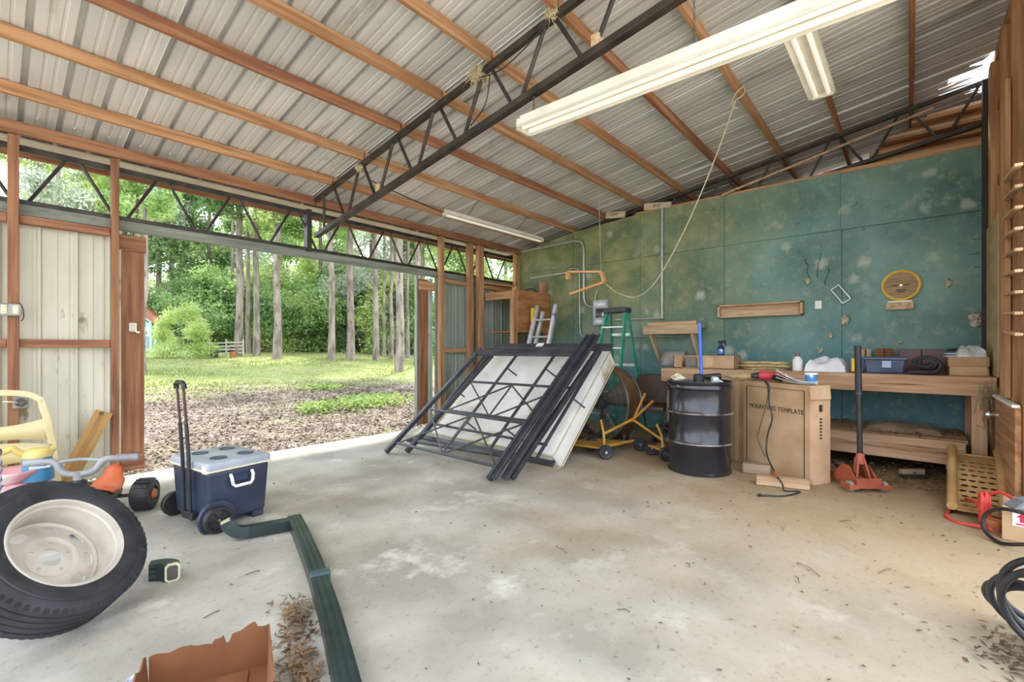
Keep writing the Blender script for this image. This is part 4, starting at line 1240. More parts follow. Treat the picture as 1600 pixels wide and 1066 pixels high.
# ---- yellow mower jack with four wheels
ymet = mat('yellow_painted_metal', '#ad7d2e', '#c2943f', 5, rough=.5, spots='#8a5f22', sscale=6, samt=.66)
t = thing('mower_lift', 'yellow steel mower lift with black wheels beside the drum fan', 'mower lift')
wheels = [(4.36, 2.46, 'w'), (4.98, 2.36, 'w'), (4.88, 2.18, 'w'), (4.70, 1.93, 'w'), (4.62, 2.80, 'w')]
for i, (x, y, _) in enumerate(wheels):
    w = MB().lathe([(0, .025), (.035, .028), (.042, .02), (.068, .024), (.078, .012), (.078, -.012), (.068, -.024), (0, -.02)], 28, axisM((x, y, .078), (-.75, -.66, 0))).build('wheel', rubber, t, smooth=True)
    MB().lathe([(0, .034), (.014, .032), (.016, .02)], 14, axisM((x, y, .078), (-.75, -.66, 0))).build('hub', chrome, w, smooth=True)
MB().prism([(4.36, 2.50), (4.30, 2.98), (4.72, 2.92), (4.92, 2.42), (4.5, 2.5)], .02, Matrix.Translation((0, 0, .10))).build('wheel_cradle', ymet, t, bevel=.004)
MB().prism([(4.86, 2.24), (4.70, 1.99), (4.98, 2.02), (5.02, 2.22)], .02, Matrix.Translation((0, 0, .10))).build('wheel_cradle', ymet, t, bevel=.004)
MB().tube([(4.40, 2.50, .09), (4.42, 2.52, .26), (4.46, 2.58, .40)], .014, 8).build('upright', ymet, t, smooth=True)
MB().tube([(4.76, 1.99, .10), (4.78, 2.02, .26), (4.82, 2.09, .36)], .014, 8).build('upright', ymet, t, smooth=True)
MB().beam((4.42, 2.52, .26), (4.80, 2.35, .40), .02, .026).build('lift_arm', ymet, t, bevel=.004)
MB().beam((4.80, 2.35, .40), (4.98, 2.20, .60), .02, .026).build('lift_arm', ymet, t, bevel=.004)
MB().beam((4.80, 2.37, .36), (4.96, 2.29, .68), .02, .024).build('lift_post', ymet, t, bevel=.004)
MB().beam((4.80, 2.35, .38), (4.78, 2.00, .20), .019, .024).build('stay_bar', ymet, t, bevel=.004)
MB().beam((4.44, 2.56, .12), (4.90, 2.40, .13), .03, .02).build('base_bar', ymet, t, bevel=.004)
rebase(t, (4.7, 2.35, 0))

# ---- dark machine heap behind the lift: a push mower with hoses
t = thing('push_mower', 'dark dusty push mower in the shadow beside the barrel', 'mower', (5.38, 2.13, 0))
t.scale = (.72, .72, .72)
MB().lathe([(.30, .12), (.31, .16), (.29, .22), (.18, .27), (.0, .28)], 28).build('deck', dark_steel, t, smooth=True)
MB().lathe([(.13, .26), (.14, .34), (.13, .40), (.08, .44), (0, .45)], 24).build('engine', blackp, t, smooth=True)
for x, y in ((-.28, .22), (-.28, -.22), (.28, .22), (.28, -.22)):
    MB().lathe([(0, .025), (.09, .025), (.1, .012), (.1, -.012), (.09, -.025), (0, -.025)], 22, axisM((x, y, .1), (0, 1, 0))).build('wheel', rubber, t, smooth=True)
for s in (-1, 1): MB().tube([(.2, s * .2, .2), (.27, s * .22, .55), (.30, s * .22, .95)], .013, 8).build('handle_tube', dark_steel, t, smooth=True)
MB().tube([(.30, -.22, .95), (.31, 0, .97), (.30, .22, .95)], .015, 8).build('handle_grip', blackp, t, smooth=True)
MB().tube(spline([(-.1, .25, .32), (-.25, .1, .40), (-.22, -.1, .30), (-.05, -.2, .36), (.1, -.3, .28)], 6), .014, 8).build('black_hose', blackp, t, smooth=True)
# brown upholstered seat behind the barrel
bro = mat('brown_vinyl', '#4a382c', '#614a3a', 5, rough=.5)
t = thing('brown_vinyl_chair', 'dark brown vinyl chair back half hidden behind the barrel', 'chair', (6.12, 2.70, 0), R(100))
MB().grid(lambda u, v: ((2 * u - 1) * .24 * (1 - .12 * v * v), .03 + .04 * math.cos((2 * u - 1) * 1.5), .42 + .42 * v - .05 * (2 * u - 1) ** 4 * v), 14, 10).build('backrest', bro, t, smooth=True, solid=.05)
MB().box((-.23, .02, .36), (.23, .44, .43)).build('seat', bro, t, bevel=.02, smooth=True, seg=2)
for s in (-1, 1):
    for y in (.05, .40): MB().tube([(s * .2, y, .36), (s * .23, y, 0)], .012, 8).build('leg', dark_steel, t, smooth=True)

# ---- green fibreglass step ladder
lgreen = mat('green_fibreglass', '#2f8a6d', '#3f9c7e', 5, rough=.45)
alu = mat('aluminium', '#c9cccb', '#dcdedd', 8, rough=.4, metal=.5)
t = thing('step_ladder', 'green fibreglass step ladder with black top standing by the wall', 'ladder', (5.95, 3.20, 0))
for s in (-1, 1):
    board('front_rail', (-.55, s * .27, 0), (.03, s * .145, 1.74), .028, .075, lgreen, t, up=(0, 1, 0) if False else (1, 0, .3))
    board('rear_rail', (.45, s * .25, 0), (.10, s * .14, 1.74), .026, .06, lgreen, t, up=(1, 0, -.2))
for k in range(5):
    z = .30 + .30 * k; f = z / 1.74; w = .27 - .125 * f
    MB().box((-.55 + .58 * f - .045, -w, z - .012), (-.55 + .58 * f + .045, w, z + .012)).build('tread', alu, t, bevel=.004)
for k in range(3):
    z = .5 + .45 * k; f = z / 1.74; w = .25 - .11 * f
    MB().box((.45 - .35 * f - .012, -w, z - .02), (.45 - .35 * f + .012, w, z + .02)).build('rear_brace', alu, t, bevel=.003)
MB().box((-.05, -.175, 1.71), (.16, .175, 1.785)).build('top_cap', mat('charcoal_cap', '#35373a', '#45474a', 10, rough=.6), t, bevel=.012)
# ---- aluminium folding ladder
t = thing('folding_ladder', 'silver articulated aluminium ladder leaning by the corner cupboard', 'ladder', (5.75, 4.46, 0))
for dx, ys, zt_ in ((0, (-.21, .21), 1.90), (.07, (-.155, .155), 1.80)):
    for y in ys:
        board('rail', (-.42 + dx, y * 1.05, 0), (.22 + dx, y * (.8 if zt_ < 1.85 else .9), zt_), .055, .05, alu, t, up=(1, 0, -.3))
    for k in range(6):
        z = .26 + .28 * k; f = z / 1.9
        MB().tube([(-.42 + dx + .64 * f, ys[0], z), (-.42 + dx + .64 * f, ys[1], z)], .014, 8).build('rung', alu, t, smooth=True)
for y in (-.2, .2):
    MB().lathe([(0, .026), (.045, .026), (.05, .015), (.05, -.015), (.045, -.026), (0, -.026)], 20, axisM((.18, y, 1.72), (0, 1, 0))).build('hinge', mat('grey_hinge', '#8d9196', rough=.4, metal=.5), t, smooth=True)
MB().box((.12, .19, 1.62), (.15, .25, 1.86)).build('yellow_label', mat('label_yellow', '#dcb833', rough=.5), t, bevel=.003)
# boards leaning in the corner
for i, (y, x, h_, w, lb) in enumerate(((4.72, 5.95, 1.72, .07, 'narrow brown board leaning left of the silver ladder'), (5.20, 6.2, 1.42, .10, 'grey board leaning under the corner cupboard, taller one'), (5.32, 6.1, 1.38, .06, 'thin pale batten leaning under the corner cupboard'))):
    o = board('leaning_board', (x - .25, y + .12 * (i == 2), 0), (x + .12, y - .02, h_), w, .022, (lumber_red, hd, lumber_pale)[i], None, up=(0, 1, 0))
    tag(o, lb, 'board', 'boards leaning in the corner')

# ---- plywood cupboard in the far corner
t = thing('corner_cupboard', 'open plywood cupboard on a post in the far corner', 'cupboard')
ply = mat('raw_plywood', '#a0683a', '#bf8753', 2.2, (1, 1, 6), .7, spots='#8a5630', sscale=2, samt=.64)
board('corner_post', (5.62, 4.86, 0), (5.62, 4.86, 2.13), .09, .09, lumber, t, up=(0, 1, 0))
board('front_rail', (5.62, 5.50, 2.075), (5.62, 4.90, 2.075), .045, .12, lumber, t)
MB().box((5.66, 4.80, 1.46), (6.53, 4.82, 2.13)).build('side_panel', ply, t, bevel=.002)
MB().box((5.60, 4.80, 2.13), (6.54, 5.50, 2.15)).build('top_panel', ply, t, bevel=.002)
MB().box((5.66, 4.83, 1.46), (6.54, 5.46, 1.48)).build('shelf_panel', ply, t, bevel=.002)
board('rear_post', (6.49, 4.87, 0), (6.49, 4.87, 2.12), .06, .06, lumber, t, up=(0, 1, 0))
rebase(t, (6.05, 5.1, 0))
for i, (x, y, sx_, sz_, lb) in enumerate(((5.68, 4.88, .07, .06, 'small wood block on the front corner of the cupboard'), (6.42, 4.88, .10, .22, 'tall wood offcut on the back of the cupboard'))):
    o = MB().box((-sx_ / 2, -.05, 0), (sx_ / 2, .05, sz_)).build('wood_offcut', lumber, loc=(x, y, 2.15), bevel=.003)
    tag(o, lb, 'wood block')
o = MB().tube(spline([(6.0, 4.95, 2.165), (6.1, 4.9, 2.22), (6.25, 4.9, 2.20), (6.35, 5.0, 2.165)], 6), .008, 8).build('black_cable', blackp, smooth=True); tag(o, 'short black cable lying on the corner cupboard', 'cable')

# ---- conduit, breaker panel
cond = mat('galvanised_conduit', '#a9aca8', '#c2c4bf', 8, rough=.4, metal=.4)
XC = XB - .03
def pipe(pts, label, r=.016, n=6):
    t = thing('conduit_pipe', label, 'conduit', group='conduit on the back wall')
    MB().tube(pts, r, 10).build('pipe', cond, t, smooth=True)
    return t
pipe([(XC, 5.5, 3.0), (XC, 4.35, 3.02)] + spline([(XC, 4.30, 3.02), (XC, 4.17, 2.99), (XC, 4.115, 2.92), (XC, 4.10, 2.80)], 5) + [(XC, 4.10, 2.10)] + spline([(XC, 4.10, 2.08), (XC, 4.07, 1.95), (XC, 3.98, 1.89), (XC, 3.90, 1.88)], 5), 'grey conduit bending from the corner down into the breaker panel', .019)
pipe([(XC, 4.40, 2.56)] + spline([(XC, 4.30, 2.56), (XC, 4.22, 2.53), (XC, 4.185, 2.45)], 4) + [(XC, 4.18, 1.60)] + spline([(XC, 4.18, 1.55), (XC, 4.15, 1.42), (XC, 4.05, 1.38), (XC, 3.92, 1.38), (XC, 3.79, 1.43), (XC, 3.76, 1.56)], 5), 'thin conduit looping below the breaker panel', .012)
t = pipe([(XC, 2.75, 3.27), (XC, 2.75, 1.66)], 'tall vertical conduit right of the breaker panel', .018)
MB().tube([(XC, 2.77, 1.645), (XC, 3.52, 1.645)], .015, 10).build('branch', cond, t, smooth=True)
MB().ball((XC, 2.75, 1.65), .028, 8).build('corner_fitting', cond, t, smooth=True)
MB().box((XC - .02, 2.71, 3.255), (XC + .02, 2.79, 3.275)).build('top_fitting', cond, t, bevel=.004)
pipe([(XC, 3.5, 1.38), (XC, 2.42, 1.375)], 'low thin conduit running behind the step ladder', .010)
pipe([(6.20, 4.98, 2.42), (XC - .02, 4.30, 2.50)], 'short pale pipe sticking out towards the corner', .014)
t = thing('breaker_panel', 'grey breaker panel with white labels on the green wall', 'breaker panel', (XB, 3.76, 1.775))
pg = mat('panel_grey', '#9aa2a8', '#adb4b9', 8, rough=.45)
MB().box((-.085, -.135, -.205), (0, .135, .205)).build('cabinet', pg, t, bevel=.004)
dr = MB().box((-.095, -.125, -.195), (-.085, .125, .195)).build('door', pg, t, bevel=.003)
MB().box((-.099, -.10, .10), (-.095, .10, .16)).build('paper_label', MATS['white_label'], dr)
MB().box((-.099, -.05, -.17), (-.095, .08, -.12)).build('paper_label', MATS['white_label'], dr)
MB().box((-.098, -.09, -.085), (-.095, .075, .065)).build('breaker_window', blackp, dr)
for k in range(3):
    MB().box((-.104, -.08 + .05 * k, -.07), (-.098, -.04 + .05 * k, -.005)).build('breaker', dark_steel if k else cond, dr, bevel=.002)

# ---- hanging wooden bracket with rope
t = thing('wooden_hanger', 'pale C shaped wooden hanger hanging in front of the breaker panel', 'wooden hanger')
hw = mat('orange_pine', '#c08a55', '#d6a672', 3, (.6, 7, 7), .7)
XH = 5.3
def hp(u, v):
    r = (u - 800) / 711; c_, s_ = math.cos(VIEW), math.sin(VIEW); k_ = XH / (c_ + r * s_)
    return (XH, k_ * (s_ - r * c_), 1.2 - (v - 544) / 711 * k_)
A_, B_, C_, D_, E_ = hp(888, 425), hp(940, 425), hp(945, 441), hp(891, 460), hp(888, 437)
board('top_bar', A_, B_, .06, .03, hw, t); board('end_block', (B_[0], B_[1], B_[2]), C_, .07, .035, hw, t, up=(0, 1, 0)); board('swing_bar', C_, D_, .05, .035, hw, t); board('drop_block', A_, E_, .06, .05, hw, t, up=(0, 1, 0))
rebase(t, tuple(D_))
for y in (A_[1] - .02, B_[1] + .12):
    pass
t = thing('hanging_rope', 'pale rope sagging from a roof purlin to the wooden hanger', 'rope')
ropem = mat('old_rope', '#b3a687', '#cbbf9f', 30, rough=.9)
MB().tube(spline([(5.3, 2.98, 2.03), (5.28, 2.80, 1.90), (5.22, 2.52, 1.83), (5.10, 2.22, 1.98), (4.97, 1.86, 2.45), (4.85, 1.52, 3.05), (4.76, 1.27, 3.60)], 8), .0065, 8).build('rope', ropem, t, smooth=True)
MB().tube(spline([(4.76, 1.30, 3.60), (4.80, 1.21, 3.66), (4.74, 1.19, 3.70), (4.70, 1.25, 3.64), (4.76, 1.31, 3.58), (4.82, 1.26, 3.55)], 6), .007, 8).build('knot', ropem, t, smooth=True)
MB().tube([(5.3, 3.10, 3.32), (5.3, 3.06, 2.13)], .003, 6).build('hanger_line', ropem, t)
MB().tube(spline([(5.3, 3.12, 1.97), (5.28, 3.14, 1.88), (5.27, 3.13, 1.80)], 5), .005, 6).build('loose_end', ropem, t, smooth=True)
rebase(t, (5.2, 2.4, 1.8))

# ---- wall shelf on two brackets
t = thing('wall_shelf', 'small wooden wall shelf on two slanted braces above the barrel', 'shelf')
board('shelf_board', (6.35, 2.84, 1.50), (6.35, 2.13, 1.50), .38, .04, lumber_pale, t)
board('front_board', (6.17, 2.87, 1.455), (6.17, 2.10, 1.455), .035, .12, lumber_pale, t)
board('ledge_strip', (6.22, 2.83, 1.545), (6.22, 2.14, 1.545), .04, .05, lumber_pale, t)
for y in (2.78, 2.20): board('brace', (6.22, y, 1.41), (6.53, y, 1.02), .035, .085, lumber_pale, t, up=(0, 1, 0) if False else (1, 0, 1))
rebase(t, (6.35, 2.48, 1.4))
# ================================================================== bench side
# ---- steel drum
drumb = mat('black_drum_paint', '#1a1b20', '#26272e', 3, rough=.25, spots='#6d6f73', sscale=11, samt=.66, coat=.3)
rimm = mat('scuffed_drum_rib', '#a39d92', '#4c4a47', 9, rough=.4, metal=.3)
t = thing('steel_drum', 'black steel drum barrel standing before the bench', 'barrel', (4.60, 1.56, 0))
pr = [(0, .01), (.275, .01), (.285, .0), (.2925, .006), (.2925, .02), (.284, .03), (.284, .27), (.294, .285), (.297, .295), (.294, .305), (.284, .32), (.284, .555), (.294, .57), (.297, .58), (.294, .59), (.284, .605), (.284, .80), (.288, .81)]
MB().lathe(pr, 56).build('barrel_body', drumb, t, smooth=True)
MB().lathe([(.288, .80), (.30, .812), (.302, .83), (.297, .845), (.288, .85), (.293, .862), (.2975, .872), (.2975, .882), (.288, .884), (.284, .87), (.0, .865)], 56).build('lid_band', drumb, t, smooth=True)
for z in (.295, .58):
    MB().tube([(.2985 * math.cos(a * math.pi / 32), .2985 * math.sin(a * math.pi / 32), z) for a in range(64)], .0075, 6, closed=True).build('rolling_hoop', rimm, t, smooth=True)
MB().lathe([(.2855, .60), (.2857, .79)], 6, a0=-62, a1=-38).build('paper_label', mat('white_paper', '#dddad2', '#c9c5ba', 6, rough=.7), t)
MB().lathe([(.2855, .36), (.2857, .50)], 6, a0=-58, a1=-40).build('paper_label', MATS['white_paper'], t)
# things on the drum lid
t = thing('blue_pole_tool', 'bright blue pole tool standing in a black socket on the drum', 'pole', (4.58, 1.52, .866))
MB().tube([(0, .01, .0), (0, .03, .58)], .016, 12).build('pole', mat('bright_blue_paint', '#2c5cb8', '#3a6bc8', 6, rough=.35), t, smooth=True)
MB().lathe([(0, 0), (.05, 0), (.05, .07), (.03, .08), (0, .08)], 18, Matrix.Translation((-.02, .03, 0))).build('socket', blackp, t, smooth=True)
t = MB().grid(lambda u, v: ((.07 + .05 * math.sin(u * 19 + v * 7)) * math.cos(u * 6.283) * math.sin(v * 3.1416), (.07 + .04 * math.sin(u * 13)) * math.sin(u * 6.283) * math.sin(v * 3.1416), .035 + (.035 + .012 * math.sin(u * 25)) * math.cos(v * 3.1416)), 24, 10, cu=True).build('crumpled_paper', mat('cream_paper', '#d8ccae', '#e6dec6', 20, rough=.85), loc=(4.50, 1.73, .868))
tag(t, 'crumpled cream paper at the left of the drum lid', 'paper')
t = thing('spray_can', 'small white spray can with orange cap lying on the drum lid', 'spray can', (4.62, 1.42, .895), R(20))
MB().lathe([(0, -.06), (.026, -.06), (.028, -.05), (.028, .04), (.018, .05), (0, .05)], 18, axisM((0, 0, 0), (1, .2, 0))).build('can', MATS['white_plastic'], t, smooth=True)
MB().lathe([(.019, .05), (.019, .075), (0, .077)], 16, axisM((0, 0, 0), (1, .2, 0))).build('cap', mat('orange_cap', '#d07a4a'), t, smooth=True)
t = thing('hand_drill', 'black hand drill lying on the drum lid behind the blue pole', 'drill', (4.74, 1.46, .870), R(-50))
MB().tube([(-.10, 0, .045), (.0, 0, .045), (.06, 0, .05)], [.022, .034, .03], 12).build('motor', blackp, t, smooth=True)
MB().tube([(.03, 0, .04), (.07, .10, .02)], .02, 10).build('handle', blackp, t, smooth=True)
MB().tube([(-.10, 0, .045), (-.16, 0, .045)], [.014, .005], 8).build('chuck', dark_steel, t, smooth=True)
t = MB().grid(lambda u, v: (.13 * (u - .5), .10 * (v - .5), .012 + .012 * math.sin(u * 6) + .01 * math.sin(v * 5)), 10, 8).build('blue_rag', mat('pale_blue_rag', '#a9b7c4', '#c0cad2', 8, rough=.9), solid=.006, smooth=True, loc=(4.50, 1.37, .868), rot=(0, 0, .4)); tag(t, 'pale blue rag on the near edge of the drum lid', 'rag')

# ---- work bench
t = thing('work_bench', 'rough wooden work bench with a lower shelf along the green wall', 'work bench')
bwood = mat('bench_timber', '#9f7a58', '#c09c7a', 2.5, (.4, 7, 7), .75, bump=.15, spots='#6d4a30', sscale=2, samt=.57, rnd=.05)
board('front_beam', (5.76, 2.42, .86), (5.76, -.575, .86), .09, .17, bwood, t)
for k, x in enumerate((5.90, 6.09, 6.28, 6.46)):
    board('top_plank', (x, 2.42, .93), (x, -.575, .93), .185, .03, bwood, t)
board('end_leg', (5.80, -.47, 0), (5.80, -.47, .775), .13, .10, bwood, t, up=(0, 1, 0))
board('end_leg', (6.46, -.47, 0), (6.46, -.47, .775), .13, .10, bwood, t, up=(0, 1, 0))
board('end_leg', (5.80, 2.30, 0), (5.80, 2.30, .775), .10, .10, bwood, t, up=(0, 1, 0))
board('shelf_beam', (5.70, 1.70, .265), (5.70, -.38, .255), .09, .21, bwood, t)
for k, x in enumerate((5.84, 6.03, 6.22, 6.41)):
    board('shelf_plank', (x, 2.2, .355), (x, -.40, .350), .185, .03, bwood, t)
for y in (-.3, .9, 2.0): board('shelf_bearer', (5.75, y, .17), (6.5, y, .17), .09, .17, bwood, t)
rebase(t, (6.1, .9, 0))

# ---- big cardboard boxes
e1, e2 = Vector((5.08, 1.28, 0)), Vector((4.70, .65, 0))
ux = (e2 - e1).normalized(); uy = Vector((-ux.y, ux.x, 0))
ang = math.atan2(ux.y, ux.x)
t = thing('mounting_template_box', 'tall cardboard box printed MOUNTING TEMPLATE beside the drum', 'cardboard box', (e1.x, e1.y, 0), ang)
W_, Dp, Hh = (e2 - e1).length, .24, .87
bxm = MB()
def bulge(u, v):
    return (W_ * u, -.006 * math.sin(math.pi * u) * math.sin(math.pi * v), Hh * v)
bxm.grid(bulge, 8, 8)
bxm.grid(lambda u, v: (W_ * (1 - u), Dp, Hh * v), 8, 8)
bxm.grid(lambda u, v: (W_ + .012 * math.sin(math.pi * v) * math.sin(math.pi * u), Dp * u, Hh * v), 6, 8)
bxm.grid(lambda u, v: (0, Dp * (1 - u), Hh * v), 6, 8)
bxm.grid(lambda u, v: (W_ * u, Dp * v, Hh), 8, 6)
bxm.grid(lambda u, v: (W_ * u, Dp * (1 - v), 0), 8, 6)
bo = bxm.build('carton', card, t)
ink = mat('black_ink', '#33291f', rough=.8)
fm = MB()
for a, b in (((.05, .03), (.05, .82)), ((.05, .82), (W_ - .05, .82)), ((W_ - .05, .82), (W_ - .05, .03))):
    fm.box((min(a[0], b[0]) - .0015, -.009, min(a[1], b[1]) - .0015), (max(a[0], b[0]) + .0015, -.003, max(a[1], b[1]) + .0015))
fm.build('printed_frame', ink, bo)
text('printed_lettering', 'MOUNTING TEMPLATE', .058, ink, bo, Matrix.Translation((W_ * .52, -.0085, .625)) @ Matrix.Rotation(R(90), 4, 'X'))
text('printed_lettering', 'THIS SIDE UP', .03, ink, bo, Matrix.Translation((W_ + .0135, .11, .45)) @ Matrix.Rotation(R(90), 4, 'Z') @ Matrix.Rotation(R(90), 4, 'X') @ Matrix.Rotation(R(90), 4, 'Z')) if False else None
mk = MB()
for k in range(7): mk.box((W_ + .010, .10, .40 + .028 * k), (W_ + .0142, .125, .415 + .028 * k))
mk.box((W_ + .010, .095, .64), (W_ + .0142, .13, .70))
mk.build('printed_marks', ink, bo)
MB().grid(lambda u, v: (W_ + .002 + .02 * u, Dp * v - .02, Hh - .0 - .12 * u * u), 6, 6).build('loose_flap', card, t, solid=.004)
MB().box((W_ - .02, -.012, .0), (W_ + .014, .03, .06)).build('crushed_corner', card, t, bevel=.012)
t = thing('plain_carton', 'plain cardboard carton between the drum and the printed box', 'cardboard box', (e1.x, e1.y, 0), ang)
MB().box((-.24, .04, .0), (-.012, .42, .86)).build('carton', card, t, bevel=.006)
MB().box((-.15, .039, .0), (-.10, .421, .862)).build('tape', mat('tan_tape', '#c9a878', rough=.5), t)
for i, (a, b, w, h_, lb) in enumerate((((4.80, 1.22, .046), (4.86, .99, .046), .10, .09, 'grey wood block on the floor between drum and printed box'), ((4.45, 1.02, .04), (4.57, .64, .04), .10, .075, 'split wood block lying in front of the printed box'))):
    o = board('wood_block', a, b, w, h_, (hd if False else mat('grey_block', '#8d7a62', '#a8937a', 3, (.5, 6, 6), .85), lumber_pale)[i], None, bevel=.008); tag(o, lb, 'wood block')

# ---- tools and papers on the printed box
t = thing('red_drill', 'red and black corded drill lying on the printed cardboard box', 'drill', (4.97, 1.02, .873), R(120))
redp = mat('red_tool_plastic', '#b5303a', '#c94450', 6, rough=.4)
MB().tube([(-.13, 0, .05), (-.05, 0, .055), (.06, 0, .06), (.10, 0, .058)], [.038, .042, .045, .036], 14).build('motor_housing', redp, t, smooth=True)
MB().tube([(-.15, 0, .05), (-.13, 0, .05)], [.03, .036], 14).build('collar', MATS['white_plastic'], t, smooth=True)
MB().tube([(.10, 0, .058), (.16, 0, .055)], [.034, .022], 14).build('rubber_nose', blackp, t, smooth=True)
MB().tube([(-.02, .0, .05), (-.06, .12, .03)], [.026, .024], 12).build('handle', blackp, t, smooth=True)
t = thing('white_instruction_sheets', 'stack of white instruction sheets on the printed box', 'paper', (4.87, .78, .874), R(100))
paper = mat('white_sheet', '#e2e1dd', '#d2d3d2', 8, rough=.6)
for k in range(3):
    MB().grid(lambda u, v: (.32 * (u - .5), .24 * (v - .5) + .02 * k, .004 + .010 * k + (.10 + .05 * k) * max(0, u - .35) ** 1.5), 10, 4).build('sheet', paper, t, smooth=True, solid=.002)
t = thing('blue_white_tub', 'small blue and white tub at the right end of the printed box', 'tub', (4.87, .665, .872))
MB().lathe([(0, 0), (.042, 0), (.048, .09), (.05, .095)], 22).build('tub', mat('blue_label', '#3d7fb5', '#d9e2e8', 9, rough=.4, lo=.5, hi=.56), t, smooth=True)
MB().lathe([(.052, .09), (.053, .10), (.045, .106), (0, .106)], 22).build('lid', MATS['white_plastic'], t, smooth=True)
t = thing('white_bottle', 'small white bottle behind the blue tub on the bench', 'bottle', (5.95, .94, .946))
MB().lathe([(0, 0), (.045, 0), (.05, .02), (.05, .12), (.03, .15), (.024, .16)], 20).build('bottle', MATS['white_plastic'], t, smooth=True)
MB().lathe([(.027, .16), (.028, .20), (0, .203)], 16).build('cap', mat('grey_cap', '#77716c'), t, smooth=True)
t = thing('power_cord', 'black cord hanging from the red drill down the printed box to the floor', 'cord')
MB().tube(spline([(4.86, 1.06, .90), (4.83, 1.03, .885), (4.79, .985, .84), (4.78, .985, .70), (4.765, .955, .55), (4.77, .995, .38), (4.70, .985, .22), (4.46, .86, .095), (4.42, .84, .09), (4.38, .80, .05), (4.36, .78, .008), (4.42, .70, .008), (4.38, .685, .008), (4.20, .76, .008), (4.10, .90, .008)], 8), .007, 8).build('cord', blackp, t, smooth=True)
MB().tube(spline([(4.84, 1.045, .90), (4.80, 1.0, .83), (4.775, 1.0, .70), (4.775, 1.06, .45), (4.77, 1.075, .34), (4.70, 1.0, .20)], 7), .005, 8).build('second_cord', mat('brown_cord', '#5a3a28'), t, smooth=True)
MB().box((-.02, -.012, 0), (.02, .012, .02)).build('plug', blackp, t, bevel=.004).location = (4.09, .91, .0)
MB().tube([(4.50, .885, .115), (4.44, .85, .095)], .012, 8).build('plug_pair', mat('orange_plug', '#b5502a'), t, smooth=True)
rebase(t, (4.5, .85, 0))

# ---- things along the bench
t = thing('long_open_carton', 'long low open carton at the left end of the bench', 'cardboard box', (5.98, 1.94, .946), 0)
for a, b in (((-.13, -.37, 0), (.13, .37, .006)), ((-.13, -.37, 0), (-.125, .06, .16)), ((.125, -.37, 0), (.13, .37, .16)), ((-.13, -.37, 0), (.13, -.365, .16)), ((-.13, .365, 0), (.13, .37, .16)), ((-.13, .26, 0), (-.125, .37, .16)), ((-.13, -.37, .158), (.13, .05, .163))):
    MB().box(a, b).build('panel', card, t)
MB().box((-.132, -.12, .03), (-.1255, -.03, .13)).build('tape', mat('tan_tape', '#c9a878', rough=.5), t)
MB().box((-.05, .08, .006), (.06, .25, .12)).build('grey_insert', mat('grey_foam', '#77736c', '#8b877f', 12, rough=.9), t, bevel=.008)
t = thing('spray_bottle', 'black trigger spray bottle with blue label standing on the long carton', 'spray bottle', (6.0, 1.77, 1.109), R(10))
MB().lathe([(0, 0), (.04, 0), (.042, .02), (.042, .085), (.03, .11), (.015, .125), (.014, .14)], 22).build('bottle', mat('dark_blue_bottle', '#20304a', rough=.3), t, smooth=True)
MB().lathe([(.0428, .02), (.0428, .075)], 22).build('label', mat('blue_label2', '#3c74b8', '#c8d6e4', 20, rough=.4, lo=.5, hi=.55), t, smooth=True)
MB().lathe([(.018, .135), (.018, .155), (0, .157)], 14).build('collar', blackp, t, smooth=True)
MB().box((-.02, -.06, .155), (.02, .035, .185)).build('trigger_head', blackp, t, bevel=.008)
MB().tube([(0, -.04, .16), (0, -.062, .135), (0, -.055, .11)], .007, 8).build('trigger', blackp, t, smooth=True)
t = MB().grid(lambda u, v: (.14 * math.cos(3.14 * u) , .30 * (v - .5), .01 + .20 * math.sin(3.14 * u)), 14, 4).build('grey_sheet_cover', mat('grey_cover', '#8d8a84', '#a5a19a', 6, rough=.6), solid=.01, smooth=True, loc=(6.15, 2.20, .94)); t.location = (5.62, 2.02, .93) if False else (6.2, 2.42, .946); tag(t, 'curved grey sheet at the left end of the bench behind the drum', 'sheet')
wirem = mat('tan_cable', '#b59a68', '#d0b988', 20, rough=.7)
t = thing('cable_coil', 'flat coil of tan cable on the bench behind the printed box', 'cable coil', (6.08, 1.30, .946))
for k in range(9):
    rr_ = .13 + .022 * (k % 5); zz = .012 + .034 * (k // 3)
    MB().tube([(rr_ * .8 * math.cos(a * math.pi / 16 + k) + .01 * math.sin(k * 3), rr_ * 1.35 * math.sin(a * math.pi / 16 + k), zz + .006 * math.sin(a * .8 + k)) for a in range(32)], .010, 6, closed=True).build('cable_loop', wirem, t, smooth=True)
t = thing('cable_coil', 'second tan cable coil lying on the plain carton top', 'cable coil', (5.22, 1.30, .875))
for k in range(6):
    rr_ = .10 + .018 * k
    MB().tube([(rr_ * .8 * math.cos(a * math.pi / 14), rr_ * math.sin(a * math.pi / 14), .012 + .008 * (k % 3)) for a in range(28)], .009, 6, closed=True).build('cable_loop', wirem, t, smooth=True)
def cloth(name, label, cat, loc, sx, sy, h, m, seed, rz=0, n=22):
    q = random.Random(seed); ph = [q.uniform(0, 6) for _ in range(6)]
    def f(u, v):
        x, y = 2 * u - 1, 2 * v - 1
        e = max(0, 1 - max(abs(x), abs(y)) ** 3)
        z = h * e ** .45 * (.72 + .16 * math.sin(5 * x + ph[0]) * math.sin(4 * y + ph[1]) + .05 * math.sin(7 * x + 5 * y + ph[2]) + .03 * math.sin(11 * y - 6 * x + ph[3]))
        return (sx * x * (1 + .06 * math.sin(6 * y + ph[4])), sy * y * (1 + .06 * math.sin(6 * x + ph[5])), max(.0, z))
    mb = MB().grid(f, n, n)
    mb.grid(lambda u, v: (sx * (2 * u - 1) * .98, sy * (1 - 2 * v) * .98, 0.0), 4, 4)
    o = mb.build(name, m, smooth=True, loc=loc, rot=(0, 0, rz)); tag(o, label, cat); return o
